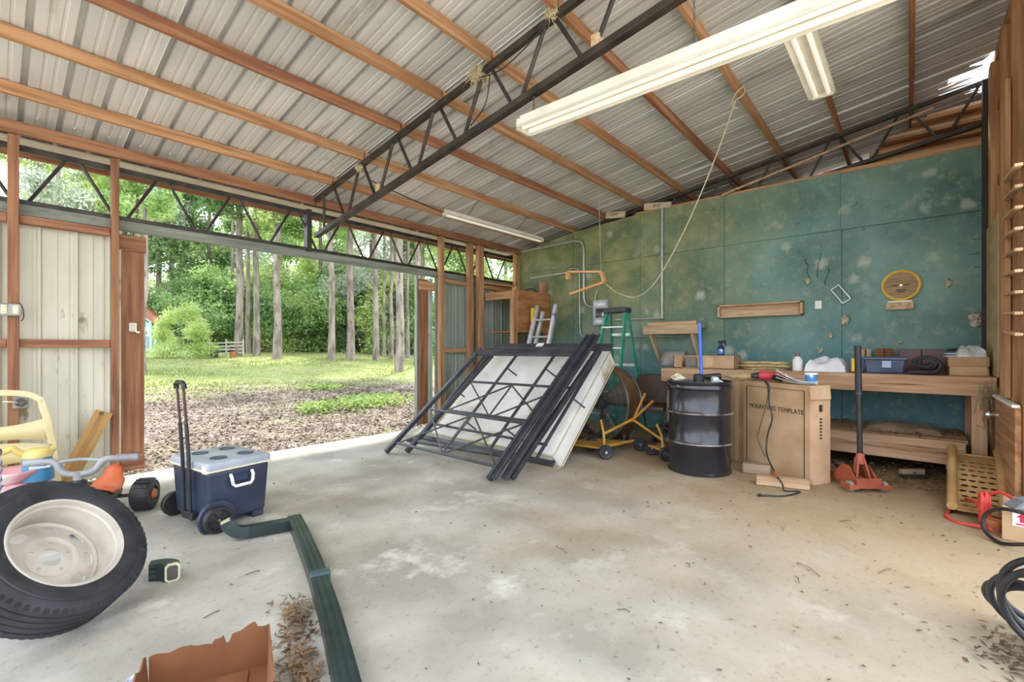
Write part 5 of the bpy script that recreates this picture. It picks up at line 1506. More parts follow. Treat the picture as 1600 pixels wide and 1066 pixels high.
cloth('white_plastic_sack', 'crumpled white plastic sack on the bench behind the jack handle', 'sack', (6.05, .68, .946), .20, .19, .19, mat('white_sack', '#d6d8dc', '#e8e9ea', 5, rough=.5), 4)
bluebin = mat('slate_blue_plastic', '#3f4d68', '#55637e', 4, rough=.35)
t = thing('slate_blue_tote', 'slate blue plastic tote lid on the bench', 'tote', (6.06, .19, .946), R(2))
frust(MB(), -.20, -.165, .20, .165, 0, .15, .02).build('tote_body', bluebin, t, bevel=.012)
frust(MB(), -.215, -.18, .215, .18, .135, .165, .0).build('lid', bluebin, t, bevel=.008)
MB().box((-.205, -.05, .06), (-.188, .02, .125)).build('sticker', mat('pale_blue_sticker', '#9fb0cc', rough=.4), t)
for i, (y, x, w, d_, h_, m, lb) in enumerate(((.36, 6.40, .10, .10, .24, card, 'small open carton behind the tote, left one'), (.20, 6.40, .14, .10, .25, card_dark, 'small brown carton behind the tote, right of the left one'), (-.10, 6.43, .36, .06, .24, mat('mauve_box', '#6a5052', '#7d6365', 5, rough=.6), 'dark mauve flat box standing behind the tote'))):
    t = thing('small_carton', lb, 'box', (x, y, .946)); MB().box((-d_ / 2, -w / 2, 0), (d_ / 2, w / 2, h_)).build('carton', m, t, bevel=.003)
    MB().box((-d_ / 2 - .001, -.006, .0), (-d_ / 2 + .002, .006, h_)).build('seam', ink, t)
t = thing('blue_detergent_bottle', 'upright blue and yellow bottle with red cap beside the jack handle', 'bottle', (5.86, .40, .946))
MB().box((-.025, -.045, 0), (.025, .045, .16)).build('bottle', mat('detergent_blue', '#3f5fa0', '#5e7bb5', 8, rough=.35), t, bevel=.014)
MB().box((-.027, .012, .01), (.027, .047, .15)).build('side_label', mat('label_yellow', '#dcb833', rough=.5), t, bevel=.006)
MB().box((-.0275, -.03, .04), (-.024, .01, .13)).build('paper_label', MATS['white_plastic'], t)
MB().lathe([(.015, .155), (.017, .20), (.012, .21), (0, .21)], 14).build('cap', redp, t, smooth=True)
# rolled black mat
t = thing('folded_black_mat', 'folded black rubber mat on the bench in front of the tote', 'mat', (5.95, -.125, .957))
sec = []
for k in range(40):
    a = k / 39
    sec.append((.02 + .11 * a * math.cos(a * 8.5), .085 + .075 * a * math.sin(a * 8.5)))
rm = mat('black_foam', '#26272c', '#35363c', 7, rough=.75)
path = [(p_.x, p_.y) for p_ in spline([(a_, b_, 0) for a_, b_ in ((.13, .012), (.03, .014), (-.06, .02), (-.10, .08), (-.06, .14), (.01, .155), (.09, .115), (.045, .07), (-.02, .07), (-.045, .095))], 6)]
def fold(u, v):
    k = min(len(path) - 1, int(u * (len(path) - 1) + .5)); p_ = path[k]
    return (.30 * (v - .5), p_[0], p_[1])
MB().grid(fold, len(path) - 1, 3).build('folded_sheet', rm, t, smooth=True, solid=.032)
t = thing('open_carton', 'brown carton with a plastic bag at the right end of the bench', 'cardboard box', (6.0, -.40, .946), R(4))
MB().box((-.13, -.125, 0), (.13, .125, .15)).build('carton', card, t, bevel=.004)
MB().box((-.14, -.135, .085), (.14, .135, .172)).build('lid', card, t, bevel=.004)
cloth('clear_plastic_bag', 'crumpled clear plastic bag on the right end carton', 'plastic bag', (5.95, -.43, 1.118), .09, .10, .13, mat('clear_bag', '#c9ccca', '#dfe1df', 12, rough=.3, transl=.3), 9, n=26)
t = thing('stacked_notepads', 'small stack of papers under a black box at the left of the carton lid', 'papers', (6.08, -.32, 1.118), R(10))
for k in range(4): MB().box((-.06 + .004 * k, -.06, .012 * k), (.06, .06 - .003 * k, .012 * k + .010)).build('paper_pad', (paper, mat('blue_pad', '#46597a'))[k % 2], t)
MB().add([(-.05, -.05, .05), (.05, -.05, .05), (.05, .05, .05), (-.05, .05, .05), (-.03, -.04, .085), (.03, -.04, .085), (.05, .03, .075), (-.04, .03, .07)], [(3, 2, 1, 0), (4, 5, 6, 7), (0, 1, 5, 4), (1, 2, 6, 5), (2, 3, 7, 6), (3, 0, 4, 7)]).build('black_pouch', blackp, t)
cloth('burlap_rag', 'dusty brown rag heaped on the lower bench shelf', 'rag', (6.05, .05, .368), .16, .30, .10, mat('dusty_brown_cloth', '#6e5c48', '#8a765f', 6, rough=.95), 21)

# ---- floor jack with upright handle
jred = mat('orange_red_jack_paint', '#8f4630', '#a85a40', 6, rough=.45, spots='#5a4034', sscale=10, samt=.58)
t = thing('floor_jack', 'orange red trolley jack with a tall black upright handle', 'floor jack', (4.92, .36, 0), R(38))
for s in (-1, 1):
    MB().prism([(-.16, .03), (.22, .03), (.24, .07), (.10, .11), (.02, .20), (-.06, .20), (-.16, .10)], .012, Matrix.Translation((0, s * .085 + .006, 0)) @ Matrix.Rotation(R(90), 4, 'X')).build('side_plate', jred, t, bevel=.003)
    for x, r_ in ((-.15, .045), (.21, .04)):
        w = MB().lathe([(0, .018), (.03, .018), (r_, .015), (r_, -.015), (.03, -.018), (0, -.018)], 20, axisM((x, s * .135, r_), (0, s, 0))).build('caster', mat('caster_grey', '#77726c', '#8f8a83', 8, rough=.5), t, smooth=True)
        MB().tube([(x, s * .08, r_), (x, s * .158, r_)], .01, 8).build('axle', dark_steel, w, smooth=True)
    MB().box((-.20, s * .10 - .012, .03), (-.08, s * .165 if s > 0 else s * .10 + .012, .07)).build('caster_bracket', jred, t, bevel=.004) if s > 0 else MB().box((-.20, -.165, .03), (-.08, -.088, .07)).build('caster_bracket', jred, t, bevel=.004)
MB().box((-.19, -.10, .035), (-.17, .10, .12)).build('front_plate', jred, t, bevel=.004)
MB().tube([(-.12, 0, .07), (.08, 0, .09)], .035, 12).build('hydraulic_cylinder', jred, t, smooth=True)
MB().beam((.0, 0, .10), (.22, 0, .14), .06, .03).build('lift_arm', dark_steel, t, bevel=.004)
MB().lathe([(0, 0), (.05, 0), (.05, .02), (0, .025)], 18, Matrix.Translation((.21, 0, .15))).build('saddle', dark_steel, t, smooth=True)
for s in (-1, 1):
    MB().beam((-.10, s * .055, .10), (-.07, s * .02, .27), .016, .05, (1, 0, 0)).build('yoke', jred, t, bevel=.003)
MB().tube([(-.075, 0, .22), (-.078, 0, .31)], [.035, .030], 14).build('handle_socket', jred, t, smooth=True)
hd_ = MB().tube([(-.077, 0, .26), (-.09, .02, .82)], .020, 12).build('handle_lower', blackp, t, smooth=True)
MB().tube([(-.09, .02, .80), (-.10, .035, 1.22)], .024, 12).build('handle_grip', blackp, t, smooth=True)
MB().lathe([(.024, 0), (.025, .012), (.022, .02)], 14, Matrix.Translation((-.09, .02, .81))).build('handle_joint', dark_steel, hd_, smooth=True)

# ---- tan plastic ramp with oval holes
tan = mat('tan_ramp_plastic', '#a5804f', '#bd9866', 4, rough=.55, spots='#7d5d36', sscale=5, samt=.64)
t = thing('car_ramp', 'tan plastic ramp with rows of oval holes beside the red cord', 'ramp', (4.56, -.36, 0), R(-3))
def rz_(u): return .04 + .25 * (1 - math.cos(min(1, u * 1.12) * math.pi)) / 2
pl = MB()
pl.grid(lambda u, v: (u * .92, .10 - .22 * v, rz_(u)), 24, 2)
pl.grid(lambda u, v: (u * .92, -.12 + .22 * v, rz_(u) - .005), 24, 2)
for yy in (.10, -.12): pl.grid(lambda u, v: (u * .92, yy, rz_(u) - .005 * v), 24, 1)
for uu in (0, 1): pl.grid(lambda u, v: (uu * .92, -.12 + .22 * u, rz_(uu) - .005 * v), 2, 1)
dk = pl.build('perforated_deck', tan, t)
hc = MB()
for k in range(10):
    for j in range(4):
        hc.lathe([(0, .5), (.019, .5), (.019, -.1), (0, -.1)], 12, Matrix.Translation((.12 + .062 * k, .065 - .052 * j - (.0 if k % 2 else .01), 0)) @ Matrix.Scale(1.15, 4, (0, 1, 0)) @ Matrix.Scale(.8, 4, (1, 0, 0)))
cut(dk, hc)
for s, y in ((1, .125), (-1, -.145)):
    MB().tube([(u * .92, y, rz_(u) + .02 + .03 * u) for u in [k / 14 for k in range(15)]], .03, 12).build('side_rail', tan, t, smooth=True)
    MB().add([(u * .92, y + o_, z) for o_ in (-.006, .006) for u in [k / 14 for k in range(15)] for z in (0, rz_(u))],
             [(o_ * 30 + 2 * k, o_ * 30 + 2 * k + 2, o_ * 30 + 2 * k + 3, o_ * 30 + 2 * k + 1) for o_ in (0, 1) for k in range(14)]).build('side_skirt', tan, t)
MB().box((.88, -.16, .0), (.92, .14, .30)).build('end_panel', tan, t, bevel=.008)
# broom lying behind the ramp
t = thing('push_broom', 'dusty broom lying under the bench behind the ramp', 'broom')
MB().tube([(5.60, -.03, .05), (5.80, -.20, .09), (6.02, -.36, .12)], .012, 8).build('handle', blackp, t, smooth=True)
MB().beam((5.55, .06, .05), (5.68, -.10, .055), .05, .05).build('head', mat('dusty_wood', '#8b7a62', '#a39178', 5, rough=.9), t, bevel=.006)
MB().beam((5.52, .04, .02), (5.65, -.11, .02), .06, .035).build('bristles', mat('dark_bristle', '#2f2b28', rough=.9), t)
MB().tube([(5.90, -.275, .105), (6.02, -.36, .12)], .016, 8).build('pale_grip', mat('pale_grip', '#bcbab2', rough=.6), t, smooth=True)
rebase(t, (5.6, 0, 0))
# ---- carton with arrow sticker, cords
t = thing('arrow_sticker_carton', 'cardboard carton with a white sticker of two red up arrows', 'cardboard box', (4.18, -.44, 0), R(-97))
MB().box((0, -.0, 0), (.30, .32, .21)).build('carton', card, t, bevel=.004)
st = MB().box((.045, -.003, .10), (.20, .001, .19)).build('arrow_sticker', mat('white_label_plain', '#ece9e6', rough=.5), t)
pink = mat('crimson_ink', '#c2264f', rough=.6)
for i in range(2):
    x = .085 + .058 * i
    MB().prism([(x - .009, .125), (x + .009, .125), (x + .009, .155), (x + .022, .155), (x, .182), (x - .022, .155), (x - .009, .155)], .002, Matrix.Translation((0, -.0025, 0)) @ Matrix.Rotation(R(90), 4, 'X')).build('red_arrow', pink, st)
MB().box((.06, -.0045, .108), (.19, -.002, .117)).build('red_bar', pink, st)
t = thing('grey_tool_case', 'grey plastic tool case lying on the arrow carton', 'tool case', (4.20, -.56, .212), R(-70))
MB().add([(-.1, -.06, 0), (.14, -.06, 0), (.14, .07, 0), (-.1, .07, 0), (-.04, -.04, .05), (.13, -.04, .10), (.13, .06, .10), (-.04, .06, .05)], [(3, 2, 1, 0), (4, 5, 6, 7), (0, 1, 5, 4), (1, 2, 6, 5), (2, 3, 7, 6), (3, 0, 4, 7)]).build('case', mat('grey_case', '#6d7076', '#82858a', 6, rough=.5), t, bevel=.008)
redc = mat('red_cord_rubber', '#c23a30', '#d24c40', 8, rough=.45)
t = thing('red_extension_cord', 'bright red extension cord looped on the floor before the ramp', 'extension cord')
MB().tube(spline([(4.30, -.36, .02), (4.35, -.25, .008), (4.45, -.20, .008), (4.62, -.225, .012), (4.82, -.29, .05), (4.66, -.35, .10), (4.50, -.37, .08), (4.35, -.375, .02), (4.26, -.40, .03)], 8), .0105, 8).build('loose_loop', redc, t, smooth=True)
for k in range(4):
    MB().tube([(4.42 + (.04 + .012 * k) * math.cos(a * .5236), -.405 + .012 * k, .12 + (.085 + .018 * (k % 2)) * math.sin(a * .5236) - .0 * k) for a in range(12)], .0105, 8, closed=True).build('bundle_loop', redc, t, smooth=True)
MB().tube(spline([(4.44, -.40, .20), (4.38, -.45, .25), (4.28, -.50, .24), (4.18, -.52, .235)], 6), .0105, 8).build('end_lead', redc, t, smooth=True)
rebase(t, (4.45, -.35, 0))
t = thing('black_cord_loop', 'black cord hanging in a wide loop before the arrow carton', 'cord')
MB().tube(spline([(4.02, -.62, .20), (4.06, -.50, .215), (4.12, -.42, .20), (4.17, -.365, .13), (4.14, -.365, .04), (4.05, -.42, .012), (3.97, -.50, .05), (3.95, -.58, .09)], 8), .011, 8).build('cord', blackp, t, smooth=True)
rebase(t, (4.1, -.42, 0))
t = thing('terracotta_pot', 'tiny terracotta pot between the ramp and the arrow carton', 'pot', (4.33, -.42, 0))
MB().lathe([(0, 0), (.03, 0), (.04, .06), (.045, .06), (.045, .075), (.036, .075), (.03, .02), (0, .02)], 20).build('pot', mat('terracotta', '#b0663c', '#c27a4e', 8, rough=.8), t, smooth=True)
MB().lathe([(0, .055), (.037, .055)], 20).build('soil', mat('dry_soil', '#57432f', rough=1), t)
# ---- coiled black hose at the right edge
t = thing('garden_hose', 'thick black hose coiled against the right wall', 'hose')
hr = random.Random(8)
for k in range(5):
    rr_ = hr.uniform(.21, .29); tilt = hr.uniform(.45, .85); ox, oy, oz = .05 * k + hr.uniform(-.03, .03), hr.uniform(-.03, .03), hr.uniform(-.01, .03)
    MB().tube([(2.58 + ox + rr_ * .45 * math.cos(a * math.pi / 20) - .35 * rr_ * math.sin(a * math.pi / 20), -.45 + oy + rr_ * .70 * math.cos(a * math.pi / 20), .03 + rr_ * tilt + oz + rr_ * tilt * math.sin(a * math.pi / 20)) for a in range(40)], .013, 10, closed=True).build('hose_loop', mat('hose_rubber', '#26272c', '#35363b', 6, rough=.45), t, smooth=True)
MB().tube([(2.52, -.34, .30), (2.48, -.42, .32)], [.022, .018], 12).build('hose_end', mat('blue_grey_fitting', '#5b6b7a', rough=.4), t, smooth=True)
rebase(t, (2.76, -.42, 0))

# ---- things on the green wall
t = thing('wall_trough', 'shallow pine box shelf screwed to the green wall', 'shelf', (XB, 1.46, 1.69))
for a, b, n_ in (((-.02, -.49, -.085), (0, .49, .085), 'back_board'), ((-.10, -.49, .065), (0, .49, .085), 'top_board'), ((-.10, -.49, -.085), (0, .49, -.07), 'bottom_board'), ((-.10, -.49, -.085), (0, -.465, .085), 'end_board'), ((-.10, .465, -.085), (0, .49, .085), 'end_board')):
    MB().box(a, b).build(n_, mat('pine_along_wall', '#ab8a68', '#c9ab88', 3, (8, .5, 8), .8, bump=.1, spots='#7a5636', sscale=2.5, samt=.66), t, bevel=.002)
t = thing('round_saw_blade', 'round brown disc with yellow rim on the green wall', 'wall disc', (XB - .01, .065, 1.885))
MX = axisM((0, 0, 0), (-1, 0, 0))
MB().lathe([(0, .02), (.145, .02), (.145, 0)], 48, MX).build('disc_face', mat('brown_disc', '#8c6f4a', '#a3865d', 6, (1, 1, 6), .6), t, smooth=True)
MB().lathe([(.143, .0), (.143, .024), (.155, .028), (.168, .022), (.168, 0)], 48, MX).build('rim', mat('golden_yellow_rim', '#d9a531', '#e6b845', 5, rough=.45), t, smooth=True)
MB().lathe([(0, .026), (.010, .026), (.012, .02)], 14, MX).build('centre_bolt', chrome, t, smooth=True)
lm = MB()
for y0, z0, w in ((.05, -.004, .05), (-.05, -.004, .05), (0, -.055, .09), (0, -.075, .06)): lm.box((-.0215, y0 - w / 2, z0), (-.0205, y0 + w / 2, z0 + .010))
lm.build('worn_print', ink, t)
t = thing('small_wood_bracket', 'small wood block with a white strip under the round disc', 'wood block', (XB, .075, 1.665))
MB().box((-.05, -.115, -.045), (0, .115, .035)).build('block', lumber_pale, t, bevel=.003)
MB().box((-.055, -.10, .035), (0, .10, .052)).build('strip', MATS['white_plastic'], t, bevel=.002)
t = thing('wire_frame_bracket', 'bent metal frame hanging on the wall seam', 'bracket', (XB - .01, .60, 1.83), rot=(R(-34), 0, 0))
for a, b in (((-.02, -.045, -.10), (-.02, .045, -.10)), ((-.02, -.045, .10), (-.02, .045, .10)), ((-.02, -.045, -.10), (-.02, -.045, .10)), ((-.02, .045, -.10), (-.02, .045, .10)), ((-.06, -.045, -.10), (-.06, -.045, .10)), ((-.02, -.045, .10), (-.06, -.045, .10)), ((-.02, -.045, -.10), (-.06, -.045, -.10))):
    MB().beam(a, b, .009, .011).build('frame_bar', cond, t)
t = thing('wall_switch', 'small white switch plate right of the pine box shelf', 'switch', (XB, .82, 1.72))
MB().box((-.02, -.035, -.05), (0, .035, .05)).build('plate', MATS['white_plastic'], t, bevel=.004)
MB().box((-.028, -.008, -.015), (-.02, .008, .015)).build('toggle', MATS['white_plastic'], t, bevel=.002)
nestm = mat('mud_nest', '#9b9078', '#bdb39c', 20, rough=1, bump=.8)
for i, (y, z, s, lb) in enumerate(((.56, 1.53, .05, 'brown mud nest on the wall seam below the bent frame'), (-.31, 1.88, .035, 'small pale mud nest right of the round disc'), (-.51, 1.49, .06, 'whitish cocoon nest near the right post'), (.07, 1.265, .03, 'flat white nest above the mauve box'), (.70, 1.35, .03, 'small nest low on the seam above the white sack'), (.93, 2.02, .035, 'small mud nest above the pine box shelf, beside the cracks'), (.80, 1.17, .03, 'lowest mud nest above the white sack'))):
    q = random.Random(i)
    o = MB().ball((0, 0, 0), (s * .5, s * .8, s * (1.2 if i != 3 else .5)), 8)
    o.v = [(a + q.uniform(-.2, .2) * s, b + q.uniform(-.2, .2) * s, c + q.uniform(-.2, .2) * s) for a, b, c in o.v]
    o = o.build('mud_nest', nestm, loc=(XB - s * .3, y, z), smooth=True); tag(o, lb, 'nest')
crk = mat('dark_crack', '#223a34', '#2f4a40', 5, rough=1)
for i, (y, z, l, lb) in enumerate(((.95, 2.16, .26, 'left dark crack trail on the green wall'), (.80, 2.20, .30, 'middle dark crack trail on the green wall'), (.72, 2.05, .2, 'right dark crack trail near the wall seam'))):
    q = random.Random(40 + i)
    pts = [(XB - .008, y + .06 * k / 6 * (1 if i else -1) * .5 + q.uniform(-.012, .012), z + l / 2 - l * k / 7) for k in range(8)]
    o = MB().tube(spline(pts, 4), .0028, 6).build('wall_crack', crk, smooth=True); tag(o, lb, 'crack', 'dark cracks on the wall')  # dark cracks and stains of the wall, modelled as thin tubes
# ---- right wall joinery near the camera
for (x0, x1, z0, z1, y, m, nm) in ((5.62, 6.36, .95, 2.35, YR + .032, mat('pale_board', '#a08a62', '#b59e74', 2, (1, 1, 3), .75), 'pale_panel'),):
    MB().box((x0, y - .014, z0), (x1, y, z1)).build(nm, m, wr, bevel=.002)
t = thing('wall_door', 'wooden door panel with a round knob on the right wall', 'door', (0, 0, 0))
MB().box((4.55, YR + .028, .12), (5.50, YR + .06, .80)).build('lower_panel', lumber, t, bevel=.004)
MB().box((4.55, YR + .035, .795), (5.50, YR + .075, .815)).build('rail_strip', MATS['white_plastic'], t, bevel=.002)
MB().lathe([(.03, 0), (.03, .01), (.012, .018), (.014, .035), (.030, .05), (.026, .07), (0, .075)], 20, axisM((5.33, YR + .06, .66), (0, 1, 0))).build('knob', chrome, t, smooth=True)
rebase(t, (5.0, YR + .05, 0.12))
t = thing('slat_rack', 'upright wooden rack with short slats on the right wall', 'rack', (0, 0, 0))
board('upright', (4.98, YR + .045, .83), (4.98, YR + .045, 3.2), .05, .03, lumber, t, up=(0, 1, 0))
for k in range(9): board('slat', (4.95, YR + .055, 1.32 + .14 * k), (4.45, YR + .055, 1.29 + .14 * k), .04, .02, lumber_pale, t)
rebase(t, (4.9, YR + .05, .83))
for i, (x, z, ln) in enumerate(((6.32, 2.25, .12), (6.3, 2.12, .14), (6.34, 1.98, .10), (6.3, 1.48, .12))):
    o = MB().tube([(x, YR + .02, z), (x - .05, YR + .02 + ln, z + .01 * (-1) ** i)], .003, 6).build('nail_hook', dark_steel)
    tag(o, ('topmost', 'second highest', 'third highest', 'lowest')[i] + ' long nail sticking out of the right post', 'nail', 'nails in the right post')
# ================================================================== overhead and small debris
enamel = mat('white_enamel', '#d9d3c2', '#e8e3d5', 4, rough=.4, spots='#b5a98e', sscale=7, samt=.68)
tubem = mat('lamp_tube_glass', '#efece2', rough=.25, emit=('#fff4e0', .12))
def fixture(label, p, q, w, h, tubes, group, chain=None):
    """open strip light from p to q: a channel with a sloped reflector and tubes under it"""
    t = thing('strip_light', label, 'light fixture', group=group)
    p, q = Vector(p), Vector(q)
    L_ = (q - p).length
    M = frame(p, q)
    def part(name, mb, m, smooth=False):
        o = mb.build(name, m, t, smooth=smooth); o.matrix_basis = M; return o
    part('channel', MB().box((-L_ / 2, -w * .25, 0), (L_ / 2, w * .25, h * .55)), enamel)
    prf = [(-w / 2, -h * .35), (-w * .26, h * .05), (w * .26, h * .05), (w / 2, -h * .35), (w / 2 - .003, -h * .35), (w * .25, h * .02), (-w * .25, h * .02), (-w / 2 + .003, -h * .35)]
    part('reflector', MB().prism(prf, L_, Matrix.Translation((-L_ / 2, 0, 0)) @ Matrix(((0, 0, 1, 0), (1, 0, 0, 0), (0, 1, 0, 0), (0, 0, 0, 1)))), enamel)
    for k in range(tubes):
        y = (k - (tubes - 1) / 2) * w * .46
        o = part('lamp_tube', MB().tube([(-L_ / 2 + .03, y, -h * .22), (L_ / 2 - .03, y, -h * .22)], .017, 12), tubem, True)
    for s in (-1, 1):
        part('end_cap', MB().box((s * L_ / 2 - .012, -w * .40, -h * .38), (s * L_ / 2 + .012, w * .40, h * .3)), enamel)
    for c in chain or []:
        mb = MB(); a, b = Vector(c[0]), Vector(c[1]); n_ = max(3, int((b - a).length / .03))
        for k in range(n_):
            cpt = a.lerp(b, (k + .5) / n_)
            ring = [cpt + Vector(((0 if k % 2 else .007 * math.cos(x * .785)), (.007 * math.cos(x * .785) if k % 2 else 0), .018 * math.sin(x * .785))) for x in range(8)]
            mb.tube(ring, .0025, 5, closed=True)
        mb.build('hanging_chain', dark_steel, t)
    rebase(t, tuple((p + q) / 2))
    return t
fixture('long white strip light hanging below the middle truss', (2.63, 2.18, 2.86), (2.63, -.28, 2.82), .17, .12, 2, 'strip lights', chain=[((2.63, 2.08, 2.92), (2.63, 2.08, 3.06)), ((2.63, .92, 2.89), (2.63, .92, 3.26))])
fixture('short white double tube light under the right purlins', (3.52, .57, 3.40), (4.72, .56, 3.40), .20, .10, 2, 'strip lights', chain=[((3.7, .6, 3.46), (3.7, .62, 3.76)), ((4.5, .6, 3.46), (4.5, .62, 3.76))])
fixture('slim white strip light hanging far off near the eave', (3.95, 4.62, 2.985), (6.05, 4.62, 3.0), .10, .08, 1, 'strip lights', chain=[((4.35, 4.62, 3.03), (4.35, 4.40, 3.2)), ((5.4, 4.62, 3.03), (5.4, 4.40, 3.2))])
o = MB().tube(spline([(3.95, 4.62, 2.99), (3.6, 4.55, 2.98), (3.2, 4.6, 3.05), (2.9, 4.7, 3.14)], 8), .007, 6).build('light_cable', blackp, smooth=True); tag(o, 'dark cable sagging from the slim far strip light', 'cable')
# steel post piece where the middle truss meets the header
o = board('truss_seat_post', (2.60, YF + .09, 2.40), (2.60, YF + .09, 2.92), .06, .10, steel_black, wf, up=(0, 1, 0))
# nests and wires on the middle truss
def nest(loc, s, label, seed):
    q = random.Random(seed); t = thing('bird_nest', label, 'nest', loc)
    MB().ball((0, 0, 0), (s, s, s * .6), 8).build('mud_core', mat('nest_mud', '#8d8064', '#ab9d80', 25, rough=1, bump=.8), t, smooth=True)
    tw = MB()
    for k in range(110):
        d = Vector((q.gauss(0, 1), q.gauss(0, 1), q.gauss(0, .6))).normalized(); e = Vector((q.gauss(0, 1), q.gauss(0, 1), q.gauss(0, 1))).normalized() * s * .6
        a = d * s * .95
        tw.tube([a - e, a + d * s * .15, a + e * 1.1], .0022, 4, cap=False)
    o = tw.build('straw', mat('nest_straw', '#b5a67f', '#cdbf98', 8, rough=1), t); o['kind'] = 'stuff'
nest((2.63, 2.66, 3.42), .075, 'straw bird nest on the middle truss at a purlin', 1)
nest((2.63, 4.45, 3.14), .05, 'small nest tuft where the middle truss meets the second purlin', 2)
nest((2.63, 1.90, 3.56), .05, 'loose straw nest on the truss above the long light', 3)
t = thing('truss_wire', 'thin black wire looping under the middle truss', 'wire')
MB().tube(spline([(2.60, 2.68, 3.40), (2.60, 2.35, 3.36), (2.60, 1.95, 3.50), (2.60, 1.90, 3.58)], 8), .005, 6).build('wire', blackp, t, smooth=True)
MB().tube(spline([(2.60, 2.50, 3.36), (2.60, 2.55, 3.15), (2.60, 2.72, 3.03)], 6), .005, 6).build('wire', blackp, t, smooth=True)
rebase(t, (2.6, 2.4, 3.3))
for i, (y, lb) in enumerate(((1.55, 'small wood shim wedged on the truss below the purlin'), (4.1, 'small wood shim wedged on the truss near the eave'))):
    o = MB().box((-.03, -.03, 0), (.03, .03, .08)).build('wood_shim', lumber_pale, loc=(2.63, y, zb(y) - .445), bevel=.003); tag(o, lb, 'wood block')
# stack of lumber over the store room
boards_ = [(-.62, 1.35, 3.20, .14, .04), (-.62, 1.15, 3.245, .15, .04), (-.62, 1.05, 3.29, .14, .04), (-.62, .90, 3.335, .13, .04), (-.62, .80, 3.38, .15, .04), (-.62, .45, 3.425, .14, .04), (-.62, .35, 3.47, .14, .05), (-.62, 1.9, 3.20, .12, .04), (-.62, .30, 3.53, .15, .045), (-.62, .24, 3.58, .15, .03), (-.62, .18, 3.63, .14, .04), (-.62, .05, 3.68, .15, .04), (-.62, -.02, 3.725, .14, .04), (-.62, -.15, 3.77, .15, .04)]
ords = ['lowest front', 'second', 'third', 'fourth', 'fifth', 'sixth', 'seventh', 'longest back', 'eighth', 'ninth', 'tenth', 'eleventh', 'second highest', 'topmost']
for i, (ya_, yb2, z, w, h_) in enumerate(boards_):
    x = 6.82 + .05 * (i % 3) + (.16 if i == 7 else 0)
    o = board('stored_board', (x, ya_ + .02, z), (x, yb2, z - .01), w, h_ - .003, (lumber, lumber_pale, lumber_red)[i % 3], None)
    tag(o, '%s board of the lumber pile above the green wall' % ords[i], 'board', 'lumber pile above the back wall')
o = MB().tube([(6.50, 1.90, 3.27), (6.66, -.2, 3.78)], .016, 8).build('long_batten', lumber_pale, smooth=True); tag(o, 'long pale batten slanting across the lumber pile', 'batten')
for i, (y, w) in enumerate(((3.55, .34), (2.85, .42))):
    o = MB().box((-.02, -w / 2, -.05), (.02, w / 2, .05)).build('stamped_block', mat('pale_stamped_wood', '#b7a88c', '#cabb9e', 4, (1, 1, 5), .8), loc=(XB + .04, y, min(zb(y) - .035, 3.265) + .07), rot=(R(8), 0, 0))
    tag(o, ('pale stamped wood block on the wall top near the corner', 'pale stamped wood block on the wall top above the conduit')[i], 'wood block')
    text('printed_stamp', 'EM7', .07, ink, o, Matrix.Translation((-.0215, 0, 0)) @ Matrix.Rotation(R(-90), 4, 'Z') @ Matrix.Rotation(R(90), 4, 'X'))
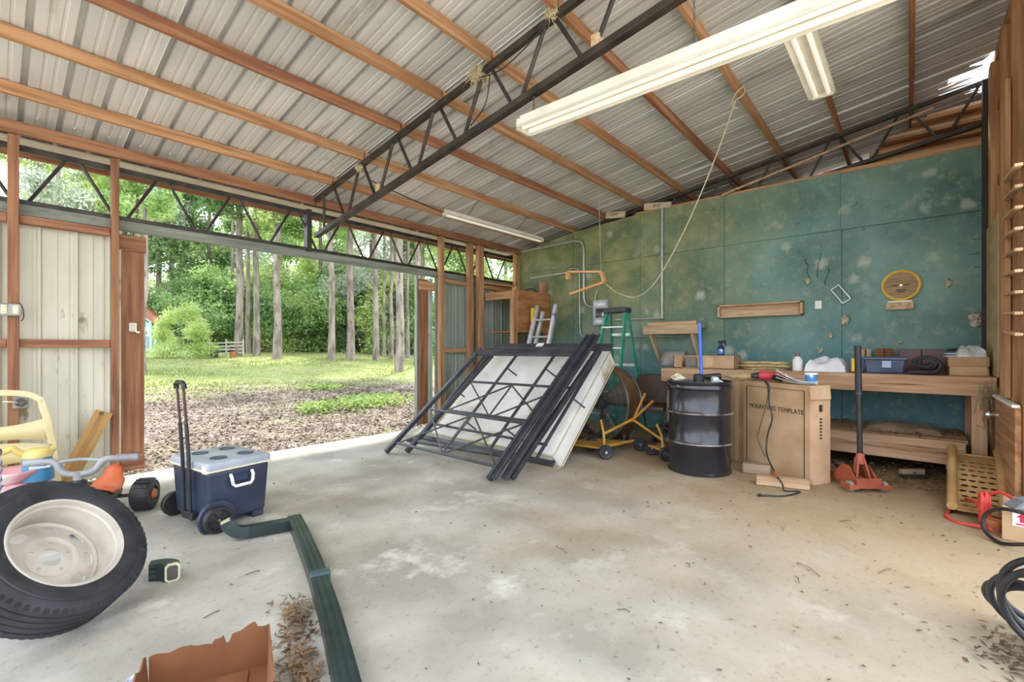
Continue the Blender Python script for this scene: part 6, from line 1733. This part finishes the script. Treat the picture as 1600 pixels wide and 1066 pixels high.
# ---- dry leaves and twigs on the slab
leafd = mat('brown_leaf_bits', '#55422f', '#8c7256', 3, rough=.9, detail=8, spots='#3d2d20', sscale=4, samt=.55)
def debris(name, label, pts, smin, smax, asp=.4):
    C = np.array(pts); n = len(C); U, V = randframes(n, .85)
    S = np.stack([rng.uniform(smin, smax, n), rng.uniform(smin, smax, n) * asp], 1)
    o = D.objects.new(name, leafmesh(name, C, U, V, S, leafd)); COL.objects.link(o)
    return tag(o, label, 'dry leaves', kind='stuff')
P = []
for k in range(1500):
    x, y = random.uniform(.6, 5.2), random.uniform(-.5, 4.6)
    if random.random() < .25 + .12 * max(0, x - y): P.append((x, y, .006))
debris('scattered_leaf_bits', 'small dry leaf bits scattered over the concrete floor', P, .005, .017)
P = []
for k in range(900):
    s = random.random(); x = 1.03 - .32 * s + random.gauss(-.09, .035) - .02 * s; y = 2.2 - .95 * s + random.gauss(0, .04)
    if random.random() < .25 + .9 * abs(math.sin(s * 9)): P.append((x, y, .005 + .025 * random.random()))
debris('downspout_leaf_pile', 'drift of brown leaves along the left side of the downspout', P, .010, .028, .28)
P = [(random.gauss(2.60, .12), random.gauss(-.36, .07), .005 + .03 * random.random()) for k in range(260)]
debris('hose_leaf_pile', 'drift of brown leaves under the black hose', P, .012, .03, .3)
P = [(random.uniform(5.1, 6.4), random.uniform(-.4, .6), .005 + .03 * random.random()) for k in range(800)]
debris('bench_floor_litter', 'leaf litter on the floor under the work bench', P, .010, .03)
P = [(random.uniform(5.68, 6.5), random.uniform(-.38, 1.2), .372 + .02 * random.random()) for k in range(600)]
debris('bench_shelf_litter', 'dry leaf litter on the lower bench shelf', P, .008, .026)
tw = MB()
for (x, y, a, l) in [(x, y, a, l * .6) for (x, y, a, l) in ((.55, 3.62, .6, .10), (.88, 2.63, -.2, .12), (.62, 2.35, .1, .11), (2.85, .35, .8, .25), (3.1, .12, -.5, .2), (2.7, .42, .3, .12), (2.2, 1.5, 1.2, .14), (3.4, .62, 0, .10), (2.5, .9, .5, .08), (1.9, .95, 2.0, .08), (3.9, .3, 2.4, .12), (1.75, 1.9, .4, .05))]:
    tw.tube([(x, y, .006), (x + l * .5 * math.cos(a) + .01, y + l * .5 * math.sin(a), .012), (x + l * math.cos(a), y + l * math.sin(a) + .01, .006)], .0022, 5)
o = tw.build('floor_twigs', leafd); tag(o, 'thin dry twigs lying about the concrete floor', 'twigs', kind='stuff')
# cobweb-hung roots by the bench end
q = random.Random(5); tw = MB()
for k in range(70):
    a = Vector((5.70 + q.gauss(0, .10), -.53 + q.gauss(0, .035), .80 + q.gauss(0, .10)))
    tw.tube([a, a + Vector((q.gauss(0, .05), q.gauss(0, .025), q.gauss(-.04, .06))), a + Vector((q.gauss(0, .08), q.gauss(0, .03), q.gauss(-.08, .08)))], .0025, 4, cap=False)
o = tw.build('nest_roots', mat('dry_roots', '#8a7658', '#a8947a', 9, rough=1)); tag(o, 'tangle of dry roots and webs hanging at the right bench end', 'roots', kind='stuff')
